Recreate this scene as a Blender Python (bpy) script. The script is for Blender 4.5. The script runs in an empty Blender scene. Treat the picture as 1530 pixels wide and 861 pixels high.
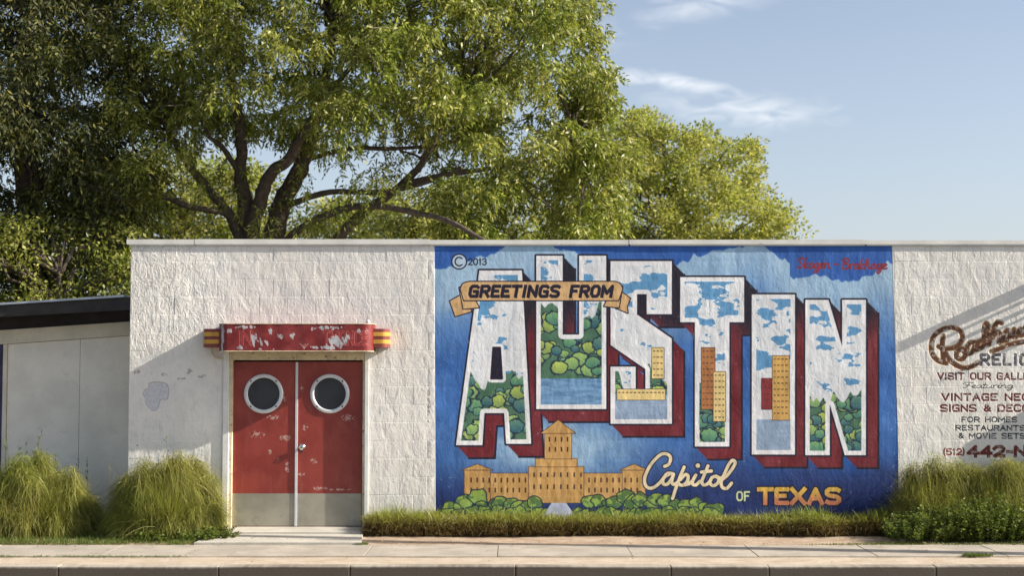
import bpy, bmesh, math, random
import numpy as np
from mathutils import Vector
R = math.radians
random.seed(7)
rng = np.random.default_rng(11)
SC = bpy.context.scene
COL = SC.collection

# ------------------------------------------------------------------ camera
D, H, F = 18.3, 2.13, 2125.0
TILT = math.atan(0.0539)
cam_d = bpy.data.cameras.new('camera'); cam = bpy.data.objects.new('camera', cam_d); COL.objects.link(cam)
cam.location = (0, -D, H); cam.rotation_euler = (R(90) + TILT, 0, 0)
cam_d.lens = 50.0; cam_d.sensor_width = 36.0; cam_d.clip_start = 0.1; cam_d.clip_end = 3000
cam_d.dof.use_dof = True; cam_d.dof.focus_distance = 18.2; cam_d.dof.aperture_fstop = 1.4
SC.camera = cam
CT, ST = math.cos(TILT), math.sin(TILT)

def P(px, py, Y=0.0):
    """the point of the vertical plane at depth Y that the photograph shows at pixel (px, py)"""
    u = (px - 765.0) / F; v = (430.5 - py) / F
    k = (Y + D) / (CT - v * ST)
    return Vector((u * k, Y, H + k * (ST + v * CT)))

def Pz(px, py, z):
    """the point of the level plane at height z seen at (px, py)"""
    u = (px - 765.0) / F; v = (430.5 - py) / F
    k = (z - H) / (ST + v * CT)
    return Vector((u * k, -D + k * (CT - v * ST), z))

def proj(x, y, z):
    dy = y + D; dz = z - H
    fw = dy * CT + dz * ST; up = -dy * ST + dz * CT
    return 765.0 + F * x / fw, 430.5 - F * up / fw

# ------------------------------------------------------------------ light
SUN = Vector((1.0, -0.16, 0.56)).normalized()
sun_d = bpy.data.lights.new('sun', 'SUN'); sun = bpy.data.objects.new('sun', sun_d); COL.objects.link(sun)
sun_d.energy = 5.0; sun_d.angle = R(0.5); sun_d.color = (1.0, 0.93, 0.82)
sun.rotation_euler = SUN.to_track_quat('Z', 'Y').to_euler()
sun.location = (20, -5, 15)
ELEV = math.asin(SUN.z); ROT = math.atan2(SUN.x, SUN.y)
SC.view_settings.view_transform = 'Standard'; SC.view_settings.look = 'None'
SC.view_settings.exposure = 0.93; SC.view_settings.gamma = 1.0
W = bpy.data.worlds.new('World'); SC.world = W; W.use_nodes = True
def build_world():
    nt = W.node_tree; N = nt.nodes; L = nt.links; N.clear()
    out = N.new('ShaderNodeOutputWorld'); bg = N.new('ShaderNodeBackground'); bg.inputs[1].default_value = 0.094
    sky = N.new('ShaderNodeTexSky'); sky.sky_type = 'NISHITA'; sky.sun_disc = False
    sky.sun_elevation = ELEV; sky.sun_rotation = ROT; sky.air_density = 0.9; sky.dust_density = 2.2; sky.ozone_density = 2.2
    tc = N.new('ShaderNodeTexCoord'); sp = N.new('ShaderNodeSeparateXYZ'); L.new(tc.outputs['Generated'], sp.inputs[0])
    def m(op, a, b=None, c=None, clamp=False):
        n = N.new('ShaderNodeMath'); n.operation = op; n.use_clamp = clamp
        for i, v in enumerate((a, b, c)):
            if v is None: continue
            if isinstance(v, (int, float)): n.inputs[i].default_value = v
            else: L.new(v, n.inputs[i])
        return n.outputs[0]
    # the thin haze low over the horizon, then cirrus
    yy = m('MAXIMUM', sp.outputs[1], 0.08)
    a = m('DIVIDE', sp.outputs[0], yy); b = m('DIVIDE', sp.outputs[2], yy)
    cb = N.new('ShaderNodeCombineXYZ'); L.new(a, cb.inputs[0]); L.new(b, cb.inputs[1])
    def nz(sx, sy, rot, det=5, dist=0.4):
        mp = N.new('ShaderNodeMapping'); mp.inputs['Rotation'].default_value = (0, 0, rot); mp.inputs['Scale'].default_value = (sx, sy, 1)
        L.new(cb.outputs[0], mp.inputs[0]); t = N.new('ShaderNodeTexNoise'); t.inputs['Scale'].default_value = 1
        t.inputs['Detail'].default_value = det; t.inputs['Distortion'].default_value = dist; L.new(mp.outputs[0], t.inputs[0]); return t.outputs[0]
    n1 = nz(14, 60, 0.22); n2 = nz(5, 16, 0.3, 6, 1.0); n3 = nz(30, 90, 0.18, 6, .8)
    def streak(ca, cb_, rot, la, lb, amp):
        da = m('SUBTRACT', a, ca); db = m('SUBTRACT', b, cb_)
        c, s = math.cos(rot), math.sin(rot)
        u = m('ADD', m('MULTIPLY', da, c), m('MULTIPLY', db, s)); v = m('SUBTRACT', m('MULTIPLY', db, c), m('MULTIPLY', da, s))
        v = m('ADD', v, m('MULTIPLY', m('SUBTRACT', n2, .5), .022))
        q = m('ADD', m('POWER', m('ABSOLUTE', m('DIVIDE', u, la)), 2.0), m('POWER', m('ABSOLUTE', m('DIVIDE', v, lb)), 2.0))
        e = m('EXPONENT', m('MULTIPLY', q, -1.0))
        return m('MULTIPLY', m('MULTIPLY', e, m('MULTIPLY', m('SUBTRACT', n3, .28), 2.6, None, True)), amp)
    s = streak(.125, .197, -.20, .066, .0075, .80)
    for args in ((.165, .180, -.06, .065, .013, .72), (.14, .262, .25, .05, .015, .55), (.05, .235, .0, .06, .02, .2), (-.3, .3, -.1, .2, .02, .5), (.6, .33, .1, .25, .02, .5), (.3, .6, .2, .3, .05, .4)):
        s = m('MAXIMUM', s, streak(*args))
    faint = m('MULTIPLY', m('MULTIPLY', m('SUBTRACT', n1, .50), 1.2, None, True), .25)
    s = m('MAXIMUM', s, faint)
    s = m('MAXIMUM', s, m('MULTIPLY', m('EXPONENT', m('MULTIPLY', m('MAXIMUM', b, 0.0), -8.0)), .42))
    mx = N.new('ShaderNodeMixRGB'); L.new(s, mx.inputs[0])
    hs = N.new('ShaderNodeHueSaturation'); hs.inputs['Saturation'].default_value = .78; hs.inputs['Value'].default_value = 1.0
    L.new(sky.outputs[0], hs.inputs['Color'])
    L.new(hs.outputs[0], mx.inputs[1]); mx.inputs[2].default_value = (6.2, 6.3, 6.5, 1)
    L.new(mx.outputs[0], bg.inputs[0]); L.new(bg.outputs[0], out.inputs[0])
build_world()

# ------------------------------------------------------------------ noise in numpy
def hsh(ix, iy, s):
    v = np.sin(ix * 127.1 + iy * 311.7 + s * 74.7) * 43758.5453
    return v - np.floor(v)
def vnoise(x, y, s=0):
    x = np.asarray(x, float); y = np.asarray(y, float)
    ix = np.floor(x); iy = np.floor(y); fx = x - ix; fy = y - iy
    fx = fx * fx * (3 - 2 * fx); fy = fy * fy * (3 - 2 * fy)
    a = hsh(ix, iy, s); b = hsh(ix + 1, iy, s); c = hsh(ix, iy + 1, s); d = hsh(ix + 1, iy + 1, s)
    return (a + (b - a) * fx) * (1 - fy) + (c + (d - c) * fx) * fy
def fbm(x, y, o=4, s=0):
    t = 0; amp = .5; tot = 0
    for i in range(o):
        t = t + amp * vnoise(x * 2 ** i, y * 2 ** i, s + i * 13); tot += amp; amp *= .5
    return t / tot
def sst(a, b, x):
    t = np.clip((x - a) / (b - a), 0, 1); return t * t * (3 - 2 * t)

# ------------------------------------------------------------------ object helpers
def props(o, label=None, cat=None, group=None, kind=None):
    if label: o['label'] = label
    if cat: o['category'] = cat
    if group: o['group'] = group
    if kind: o['kind'] = kind
    return o
def empty(name, loc, label=None, cat=None, group=None, kind=None):
    o = bpy.data.objects.new(name, None); COL.objects.link(o); o.location = loc; o.empty_display_size = .2
    return props(o, label, cat, group, kind)
def wloc(o):
    v = Vector((0, 0, 0))
    while o is not None: v += Vector(o.location); o = o.parent
    return v
def place(name, me, c, parent):
    o = bpy.data.objects.new(name, me); COL.objects.link(o)
    if parent is not None: o.parent = parent; o.location = Vector(c) - wloc(parent)
    else: o.location = c
    return o
def mesh_np(name, V, Fc, mat, parent=None, smooth=False, origin=None):
    """V (n,3) world points, Fc (m,k) faces of one size"""
    V = np.asarray(V, np.float64); Fc = np.asarray(Fc, np.int32)
    c = np.array([(V[:, 0].min() + V[:, 0].max()) / 2, (V[:, 1].min() + V[:, 1].max()) / 2, V[:, 2].min()]) if origin is None else np.array(origin)
    me = bpy.data.meshes.new(name); k = Fc.shape[1]
    me.vertices.add(len(V)); me.vertices.foreach_set('co', (V - c).astype(np.float32).ravel())
    me.loops.add(Fc.size); me.loops.foreach_set('vertex_index', Fc.ravel())
    me.polygons.add(len(Fc)); me.polygons.foreach_set('loop_start', np.arange(0, Fc.size, k, dtype=np.int32))
    if smooth: me.polygons.foreach_set('use_smooth', np.ones(len(Fc), bool))
    me.update(calc_edges=True); me.materials.append(mat)
    return place(name, me, c, parent)

class MB:
    """collects boxes, tubes, lathes; build() links ONE mesh"""
    def __init__(s): s.v = []; s.f = []; s.sm = []
    def add(s, vs, fs, sm=False):
        n = len(s.v); s.v += [tuple(v) for v in vs]; s.f += [tuple(i + n for i in f) for f in fs]; s.sm += [sm] * len(fs); return s
    def box(s, x0, x1, y0, y1, z0, z1, bev=0.0):
        if bev <= 0:
            vs = [(x, y, z) for x in (x0, x1) for y in (y0, y1) for z in (z0, z1)]
            return s.add(vs, [(0, 1, 3, 2), (4, 6, 7, 5), (0, 4, 5, 1), (2, 3, 7, 6), (0, 2, 6, 4), (1, 5, 7, 3)])
        bm = bmesh.new(); bmesh.ops.create_cube(bm, size=1)
        for v in bm.verts: v.co = Vector(((x0 + x1) / 2 + v.co.x * (x1 - x0), (y0 + y1) / 2 + v.co.y * (y1 - y0), (z0 + z1) / 2 + v.co.z * (z1 - z0)))
        bmesh.ops.bevel(bm, geom=bm.edges[:], offset=bev, segments=2, affect='EDGES', profile=.6)
        s.add([v.co[:] for v in bm.verts], [[v.index for v in f.verts] for f in bm.faces]); bm.free(); return s
    def prism(s, pts, z0, z1):
        """pts: plan outline (x,y); walls and caps between z0 and z1 (numbers or functions of x)"""
        n = len(pts); f0 = z0 if callable(z0) else (lambda x: z0); f1 = z1 if callable(z1) else (lambda x: z1)
        vs = [(x, y, f0(x)) for x, y in pts] + [(x, y, f1(x)) for x, y in pts]
        return s.add(vs, [(i, (i + 1) % n, n + (i + 1) % n, n + i) for i in range(n)] + [tuple(range(n - 1, -1, -1)), tuple(range(n, 2 * n))])
    def quadz(s, pts, y0, y1):
        """pts: outline (x,z) extruded from depth y0 to y1"""
        n = len(pts); vs = [(x, y0, z) for x, z in pts] + [(x, y1, z) for x, z in pts]
        return s.add(vs, [(i, n + i, n + (i + 1) % n, (i + 1) % n) for i in range(n)] + [tuple(range(n)), tuple(range(2 * n - 1, n - 1, -1))])
    def tube(s, pts, rad, k=8, cap=True):
        pts = [Vector(p) for p in pts]; n = len(pts); rr = rad if hasattr(rad, '__len__') else [rad] * n
        vs = []; ref = Vector((0.13, .21, .97)); t0 = (pts[1] - pts[0]).normalized()
        if abs(t0.dot(ref)) > .95: ref = Vector((1, 0, 0))
        for i, p in enumerate(pts):
            t = (pts[min(i + 1, n - 1)] - pts[max(i - 1, 0)]).normalized()
            a = t.cross(ref).normalized(); ref = a.cross(t).normalized()
            for j in range(k):
                w = 2 * math.pi * j / k; vs.append(p + (a * math.cos(w) + ref * math.sin(w)) * rr[i])
        fs = [(i * k + j, i * k + (j + 1) % k, (i + 1) * k + (j + 1) % k, (i + 1) * k + j) for i in range(n - 1) for j in range(k)]
        s.add(vs, fs, True)
        if cap: s.add(vs[:k], [tuple(range(k - 1, -1, -1))]); s.add(vs[-k:], [tuple(range(k))])
        return s
    def lathe(s, c, prof, k=32):
        """rings round the axis that points out of the wall (-y): prof is a list of (radius, y)"""
        vs = [(c[0] + r * math.cos(2 * math.pi * j / k), c[1] + y, c[2] + r * math.sin(2 * math.pi * j / k)) for r, y in prof for j in range(k)]
        fs = [(i * k + j, i * k + (j + 1) % k, (i + 1) * k + (j + 1) % k, (i + 1) * k + j) for i in range(len(prof) - 1) for j in range(k)]
        return s.add(vs, fs, True)
    def build(s, name, mat, parent=None, label=None):
        xs, ys, zs = zip(*s.v); c = Vector(((min(xs) + max(xs)) / 2, (min(ys) + max(ys)) / 2, min(zs)))
        me = bpy.data.meshes.new(name); me.from_pydata([(x - c.x, y - c.y, z - c.z) for x, y, z in s.v], [], s.f)
        me.polygons.foreach_set('use_smooth', s.sm); me.update()
        bm = bmesh.new(); bm.from_mesh(me); bmesh.ops.recalc_face_normals(bm, faces=bm.faces[:]); bm.to_mesh(me); bm.free()
        me.materials.append(mat); o = place(name, me, c, parent)
        if label: o['label'] = label
        return o

# ------------------------------------------------------------------ the paint on the front wall, drawn in code
def lin(c):
    c = np.asarray(c, float) / 255.0
    return np.where(c <= .04045, c / 12.92, ((c + .055) / 1.055) ** 2.4)
CX0, CX1, CZ0, CZ1, PPM = -5.0, 9.0, -0.05, 3.85, 230.0
class Canvas:
    def __init__(s, x0, x1, z0, z1, ppm, wall=True, Y=0.0):
        s.x0, s.x1, s.z0, s.z1, s.ppm = x0, x1, z0, z1, ppm
        s.w = int(round((x1 - x0) * ppm)); s.h = int(round((z1 - z0) * ppm))
        s.img = np.zeros((s.h, s.w, 4), np.float32)
        X, Z = np.meshgrid(x0 + (np.arange(s.w) + .5) / ppm, z0 + (np.arange(s.h) + .5) / ppm)
        s.PX, s.PY = (proj(X, Y, Z) if wall else (X, -Z)); s.PX = s.PX.astype(np.float32); s.PY = s.PY.astype(np.float32); s.Y = Y; s.wall = wall
    def win(s, xa, ya, xb, yb):
        if s.wall:
            a = P(xa, yb, s.Y); b = P(xb, ya, s.Y); c = P(xa, ya, s.Y); d = P(xb, yb, s.Y)
            X0, X1, Z0, Z1 = min(a.x, c.x), max(b.x, d.x), min(a.z, d.z), max(b.z, c.z)
        else: X0, X1, Z0, Z1 = xa, xb, -yb, -ya
        i0 = max(0, int((X0 - s.x0) * s.ppm) - 3); i1 = min(s.w, int((X1 - s.x0) * s.ppm) + 4)
        j0 = max(0, int((Z0 - s.z0) * s.ppm) - 3); j1 = min(s.h, int((Z1 - s.z0) * s.ppm) + 4)
        return (slice(j0, max(j0, j1)), slice(i0, max(i0, i1)))
    def put(s, w, al, col):
        if callable(col): col = col(s.PX[w], s.PY[w])
        col = np.asarray(col, float) / 255.0
        t = s.img[w]; al = np.clip(al, 0, 1)
        na = t[..., 3] + al * (1 - t[..., 3])
        mixv = np.where(na > 1e-5, al / np.maximum(na, 1e-5), 0)[..., None]
        t[..., :3] = t[..., :3] * (1 - mixv) + col * mixv
        t[..., 3] = na
    def sd_poly(s, w, pts):
        x = s.PX[w]; y = s.PY[w]; d = np.full(x.shape, 1e9); ins = np.zeros(x.shape, bool); n = len(pts)
        for i in range(n):
            ax, ay = pts[i]; bx, by = pts[(i + 1) % n]; ex, ey = bx - ax, by - ay
            t = np.clip(((x - ax) * ex + (y - ay) * ey) / (ex * ex + ey * ey + 1e-12), 0, 1)
            d = np.minimum(d, (x - ax - t * ex) ** 2 + (y - ay - t * ey) ** 2)
            if ay != by:
                c = ((ay > y) != (by > y)) & (x < ex * (y - ay) / (by - ay) + ax); ins ^= c
        d = np.sqrt(d); return np.where(ins, -d, d)
    def poly(s, pts, col, grow=0.0, op=1.0, aa=None):
        aa = aa or (.6 if s.wall else 1.2 / s.ppm)
        xs = [p[0] for p in pts]; ys = [p[1] for p in pts]; g = abs(grow) + 2 * aa
        w = s.win(min(xs) - g, min(ys) - g, max(xs) + g, max(ys) + g)
        if s.PX[w].size == 0: return
        s.put(w, np.clip(.5 - (s.sd_poly(w, pts) - grow) / aa, 0, 1) * op, col)
    def stroke(s, pts, wd, col, op=1.0, aa=None, sq=False):
        """wd: full width"""
        aa = aa or (.6 if s.wall else 1.2 / s.ppm); xs = [p[0] for p in pts]; ys = [p[1] for p in pts]; g = wd + 2 * aa
        w = s.win(min(xs) - g, min(ys) - g, max(xs) + g, max(ys) + g)
        if s.PX[w].size == 0: return
        x = s.PX[w]; y = s.PY[w]; d = np.full(x.shape, 1e9)
        if len(pts) == 1: d = np.hypot(x - pts[0][0], y - pts[0][1])
        for (ax, ay), (bx, by) in zip(pts[:-1], pts[1:]):
            ex, ey = bx - ax, by - ay; q = ex * ex + ey * ey + 1e-12
            t = np.clip(((x - ax) * ex + (y - ay) * ey) / q, 0, 1)
            d = np.minimum(d, np.hypot(x - ax - t * ex, y - ay - t * ey))
            if sq and pts[0] != pts[-1]:
                ln = math.sqrt(q); u = ((x - ax) * ex + (y - ay) * ey) / ln; v = np.abs((x - ax) * ey - (y - ay) * ex) / ln
                if (ax, ay) == tuple(pts[0]): d = np.minimum(d, np.maximum(np.maximum(-u, u - ln / 2), v))
                if (bx, by) == tuple(pts[-1]): d = np.minimum(d, np.maximum(np.maximum(u - ln, ln / 2 - u), v))
        s.put(w, np.clip(.5 - (d - wd / 2) / aa, 0, 1) * op, col)
def spline(pts, n=7):
    p = [pts[0]] + list(pts) + [pts[-1]]; out = []
    for i in range(1, len(p) - 2):
        for k in range(n):
            t = k / n
            out.append(tuple(.5 * (2 * p[i][a] + (p[i + 1][a] - p[i - 1][a]) * t + (2 * p[i - 1][a] - 5 * p[i][a] + 4 * p[i + 1][a] - p[i + 2][a]) * t * t + (3 * p[i][a] - p[i - 1][a] - 3 * p[i + 1][a] + p[i + 2][a]) * t ** 3) for a in (0, 1)))
    return out + [tuple(pts[-1])]

# plain capitals as strokes in a unit box, y up
G = {
 'A': [[(0, 0), (.5, 1), (1, 0)], [(.22, .33), (.78, .33)]], 'B': [[(0, 0), (0, 1), (.8, 1), (.95, .85), (.95, .65), (.8, .53), (0, .53)], [(.8, .53), (1, .38), (1, .15), (.85, 0), (0, 0)]],
 'C': [[(1, .86), (.82, 1), (.2, 1), (0, .8), (0, .2), (.2, 0), (.82, 0), (1, .14)]], 'D': [[(0, 0), (0, 1), (.7, 1), (1, .75), (1, .25), (.7, 0), (0, 0)]],
 'E': [[(1, 1), (0, 1), (0, 0), (1, 0)], [(0, .52), (.75, .52)]], 'F': [[(1, 1), (0, 1), (0, 0)], [(0, .52), (.75, .52)]],
 'G': [[(.97, .9), (.82, 1), (.2, 1), (0, .8), (0, .2), (.2, 0), (1, 0), (1, .48), (.6, .48)]], 'H': [[(0, 0), (0, 1)], [(1, 0), (1, 1)], [(0, .5), (1, .5)]],
 'I': [[(.5, 0), (.5, 1)]], 'L': [[(0, 1), (0, 0), (1, 0)]], 'M': [[(0, 0), (0, 1), (.5, .3), (1, 1), (1, 0)]], 'N': [[(0, 0), (0, 1), (1, 0), (1, 1)]],
 'O': [[(.25, 1), (.75, 1), (1, .78), (1, .22), (.75, 0), (.25, 0), (0, .22), (0, .78), (.25, 1)]], 'R': [[(0, 0), (0, 1), (.8, 1), (1, .85), (1, .63), (.8, .48), (0, .48)], [(.5, .48), (1, 0)]],
 'S': [[(.95, .93), (.8, 1), (.2, 1), (0, .86), (0, .68), (.18, .55), (.82, .45), (1, .32), (1, .14), (.8, 0), (.2, 0), (.04, .07)]], 'T': [[(.5, 0), (.5, 1)], [(0, 1), (1, 1)]],
 'U': [[(0, 1), (0, .2), (.22, 0), (.78, 0), (1, .2), (1, 1)]], 'V': [[(0, 1), (.5, 0), (1, 1)]], 'X': [[(0, 0), (1, 1)], [(0, 1), (1, 0)]], 'Y': [[(0, 1), (.5, .5), (1, 1)], [(.5, .5), (.5, 0)]],
 '0': [[(.3, 1), (.7, 1), (1, .75), (1, .25), (.7, 0), (.3, 0), (0, .25), (0, .75), (.3, 1)]], '1': [[(.2, .8), (.55, 1), (.55, 0)]], '2': [[(0, .78), (.25, 1), (.75, 1), (1, .78), (.95, .55), (0, 0), (1, 0)]],
 '3': [[(0, .85), (.25, 1), (.75, 1), (.95, .8), (.75, .55), (.4, .53)], [(.75, .55), (1, .3), (.75, 0), (.25, 0), (0, .15)]], '4': [[(.75, 0), (.75, 1), (0, .3), (1, .3)]],
 '5': [[(.9, 1), (.1, 1), (.05, .55), (.7, .6), (1, .4), (.95, .15), (.7, 0), (.2, 0), (0, .15)]], '-': [[(.1, .45), (.9, .45)]], '(': [[(.8, 1.1), (.3, .8), (.3, .2), (.8, -.1)]], ')': [[(.2, 1.1), (.7, .8), (.7, .2), (.2, -.1)]],
 '&': [[(1, .05), (.2, .75), (.3, 1), (.6, 1), (.7, .78), (.1, .35), (.1, .12), (.35, 0), (.7, .08), (.95, .5)]],
}
def text(cv, st, x0, x1, yb, h, wd, col, slant=0.0, outline=None, sq=True, rise=0.0, gap=.42, op=1.0):
    """capitals between pixel columns x0 and x1, feet on row yb, h tall"""
    wdt = {'I': .18, '1': .55, ' ': .55, '-': .5, '(': .35, ')': .35, 'M': 1.25, 'W': 1.3, 'E': .85, 'F': .85, 'L': .8}
    tot = sum(wdt.get(c, 1.0) for c in st) + gap * (len(st) - 1); u = (x1 - x0 - wd) / tot; x = x0 + wd / 2
    hh = h - wd; jobs = []
    for c in st:
        w = wdt.get(c, 1.0) * u; yy = yb - wd / 2 - rise * (x - x0)
        if c != ' ':
            for p in G[c]:
                if c in 'IT' and len(p) == 2 and p[0][0] == p[1][0] == .5: pass
                jobs.append([(x + a * w + slant * b * h, yy - b * hh) for a, b in p])
        x += w + gap * u
    if outline:
        for p in jobs: cv.stroke(p, wd + outline[0] * 2, outline[1], op=op, sq=sq)
    for p in jobs: cv.stroke(p, wd, col, sq=sq, op=op)

# cursive small letters, unit x-height, advance width
S_ = {
 'a': (.95, [[(.8, .85), (.4, 1), (.08, .6), (.15, .08), (.5, .1), (.8, .8), (.75, .15), (.95, .05)]]), 'e': (.75, [[(0, .35), (.45, .6), (.6, .9), (.3, 1), (.1, .5), (.3, 0), (.75, .15)]]),
 'g': (.95, [[(.8, .85), (.4, 1), (.08, .6), (.2, .1), (.55, .2), (.82, .9), (.7, -.5), (.35, -.9), (.2, -.55), (.95, .1)]]), 'h': (.95, [[(0, .1), (.3, 1.3), (.25, 2), (.05, 1.5), (.05, 0)], [(.05, .4), (.4, 1), (.65, .8), (.65, .1), (.95, .1)]]),
 'i': (.5, [[(0, .2), (.25, 1), (.2, .1), (.5, .15)], [(.3, 1.5), (.32, 1.55)]]), 'k': (.9, [[(.1, 0), (.15, 2)], [(.65, 1), (.15, .5), (.8, 0)]]),
 'n': (1.0, [[(.05, 1), (.08, 0)], [(.08, .6), (.45, 1), (.7, .8), (.7, .1), (1, .1)]]), 'r': (.7, [[(.05, 1), (.1, 0)], [(.1, .6), (.4, 1), (.7, .9)]]), 't': (.6, [[(.35, 1.8), (.2, .2), (.35, 0), (.6, .2)], [(0, 1.1), (.6, 1.2)]]),
 'u': (1.0, [[(.05, 1), (.08, .2), (.35, 0), (.7, .4), (.75, 1), (.75, .1), (1, .1)]]),
 'S': (1.2, [[(1, 1.8), (.6, 2.1), (.2, 1.7), (.6, 1.1), (.95, .6), (.6, 0), (.1, .3)]]), 'B': (1.3, [[(.2, 0), (.25, 2)], [(0, 1.8), (.6, 2.1), (1, 1.6), (.35, 1.1), (1.1, .8), (1, .1), (.2, .05)]]),
 'F': (1.4, [[(0, 1.4), (.3, 1.9), (1.5, 1.9)], [(.9, 1.8), (.7, .5), (.3, 0), (.1, .2)], [(.4, 1), (1.1, 1)]]), '-': (1.0, [[(.2, .7), (.8, .7)]]), ' ': (.7, []),
}
def cursive(cv, st, x0, x1, yb, xh, wd, col, slant=.15, op=1.0):
    tot = sum(S_[c][0] for c in st); u = (x1 - x0) / tot; x = x0
    for c in st:
        a, ps = S_[c]
        for p in ps: cv.stroke(spline([(x + q[0] * u + slant * q[1] * xh, yb - q[1] * xh) for q in p], 5), wd, col, op=op)
        x += a * u

def paint_wall():
    cv = Canvas(CX0, CX1, CZ0, CZ1, PPM)
    # ---- blue field with painted clouds
    field = [(649, 362), (1332.5, 362), (1336, 480), (1341, 640), (1344, 812), (651, 812)]
    def bgc(x, y):
        n = fbm(x / 60, y / 45, 5, 3); n2 = fbm(x / 16, y / 40, 4, 9)
        edge = 384 + 16 * np.sin(x / 47.0) + 26 * (fbm(x / 34, y * 0 + 1.5, 4, 21) - .5) * 2
        edge = edge + np.where(x > 1180, 20, 0)
        top = np.array((44, 92, 170.)) + (n2[..., None] - .5) * np.array((26, 34, 34.))
        pale = np.array((150, 182, 208.)) + (n2[..., None] - .5) * np.array((50, 44, 34.))
        mid = np.array((50, 98, 168.)) + (n[..., None] - .5) * np.array((60, 64, 60.)) + (n2[..., None] - .5) * 22
        dk = np.array((28, 44, 98.)) + (n[..., None] - .5) * np.array((30, 50, 70.))
        t = sst(10, 150, y - edge + 70 * (n - .5))[..., None]
        c = pale * (1 - t) + mid * t
        t2 = sst(650, 745, y + 90 * (n - .5) - 30 * np.exp(-((x - 830) / 150.0) ** 2))[..., None]; c = c * (1 - t2) + dk * t2
        e = sst(-1.6, 1.6, y - edge)[..., None]; c = top * (1 - e) + c * e
        g = np.exp(-(((x - 830) / 125.0) ** 2 + ((y - 668) / 50.0) ** 2) * 1.1) * (.55 + .9 * fbm(x / 30, y / 22, 4, 5)); g = np.clip(g, 0, .85)[..., None]
        return c * (1 - g) + np.array((158, 190, 212.)) * g
    cv.poly(field, bgc)
    # ---- plain block letters that read AUSTIN
    NAVY = (30, 26, 44)
    Ls = [
     [[(681, 666), (716, 404), (780, 404), (794, 664), (756, 664), (753, 618), (724, 618), (721, 666)]],
     [[(801, 382), (841, 382), (841, 500), (865, 500), (865, 382), (906, 382), (906, 612), (801, 612)]],
     [[(912, 390), (1004, 390), (1004, 470), (966, 470), (966, 440), (952, 440), (952, 470), (1004, 506), (1004, 634), (912, 634), (912, 548), (950, 548), (950, 588), (964, 588), (964, 552), (912, 516)]],
     [[(1016, 414), (1112, 414), (1112, 482), (1090, 482), (1090, 668), (1038, 668), (1038, 482), (1016, 482)]],
     [[(1123, 440), (1188, 440), (1188, 680), (1123, 680)]],
     [[(1203, 448), (1238, 448), (1258, 516), (1258, 448), (1294, 448), (1294, 681), (1262, 681), (1240, 606), (1240, 681), (1203, 681)]],
    ]
    hole = [(737, 520), (747, 520), (750, 566), (734, 566)]
    def ext(x, y):
        m = np.array((112, 34, 42.)) + (fbm(x / 14, y / 30, 3, 31)[..., None] - .5) * 36; k = np.array((32, 28, 42.))
        t = sst(452, 520, y + 14 * np.sin(x / 9.0))[..., None]; return k * (1 - t) + m * t
    N = 9; DX, DY = 19.0, 21.0
    for li, L in enumerate(Ls):
        for pts in L:
            for k in range(N, 0, -1):
                q = [(x + DX * k / N, y + DY * k / N * .95) for x, y in pts]
                cv.poly(q, NAVY if k == N else ext, grow=.9 if k == N else .0)
            for k in range(N - 1, 0, -1): cv.poly([(x + DX * k / N, y + DY * k / N * .95) for x, y in pts], ext)
    def pic(li, pts):
        ys = [p[1] for p in pts]; y0, y1 = min(ys), max(ys)
        def f(x, y):
            v = (y - y0) / (y1 - y0); n = fbm(x / 22 + li * 5, y / 13, 5, 40 + li)
            sky = np.array((96, 152, 196.)) + (n[..., None] - .5) * 40; cl = np.array((214, 216, 218.)) + (fbm(x / 9, y / 9, 3, 3)[..., None] - .5) * 14
            c = sky; e = sst(.50, .52, n + .25 * v + .04)[..., None]; c = c * (1 - e) + cl * e
            hz = [.62, .36, .74, .66, .80, .60][li]; hl = hz + .16 * (fbm(x / 20.0, y * 0, 3, 70 + li) - .5) * 2
            gr = np.array((84, 124, 88.)) + (fbm(x / 12, y / 12, 4, 90 + li)[..., None] - .5) * 50; d = np.array((48, 84, 84.)) + (fbm(x / 9, y / 9, 4, 95 + li)[..., None] - .5) * 60
            gr = gr * .6 + np.array((58, 96, 84.)) * .4
            R1 = random.Random(300 + li); xs = [p[0] for p in pts]; W_ = max(xs) - min(xs); yh = y0 + hz * (y1 - y0)
            for _ in range(46):         # plain round bushes, light above and blue green below, each with its dark gap
                bx_, by_, br = R1.uniform(min(xs), max(xs)), yh + R1.random() ** .9 * (y1 - yh) * (.9 if li not in (1, 2, 4) else .62), R1.uniform(6, 13)
                qd = np.hypot((x - bx_) / br, (y - by_) / (br * .85)) + (fbm(x / 4, y / 4, 3, 11) - .5) * .5
                tone = np.array([(132, 168, 98.), (94, 146, 108.), (150, 172, 84.), (70, 116, 112.)][R1.randrange(4)]) + ((by_ - y) / br)[..., None] * np.array((30, 26, 2.))
                e = sst(1.22, 1.08, qd)[..., None]; gr = gr * (1 - e) + np.array((32, 48, 66.)) * e; e = sst(1.0, .9, qd)[..., None]; gr = gr * (1 - e) + tone * e
            e = sst(-.006, .006, v - hl)[..., None]; c = c * (1 - e) + gr * e
            if li in (1, 2, 4):
                wt = np.array((104, 146, 186.)) + (fbm(x / 16, y / 3, 3, 8)[..., None] - .5) * 60
                if li != 1: wt = wt * .35 + np.array((158, 168, 186.)) * .65
                e = sst(-.004, .004, v - [0, .80, .82, 0, .78, 0][li])[..., None]; c = c * (1 - e) + wt * e
            return c
        return f
    tan, tan2 = (226, 198, 128), (176, 112, 62)
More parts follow.
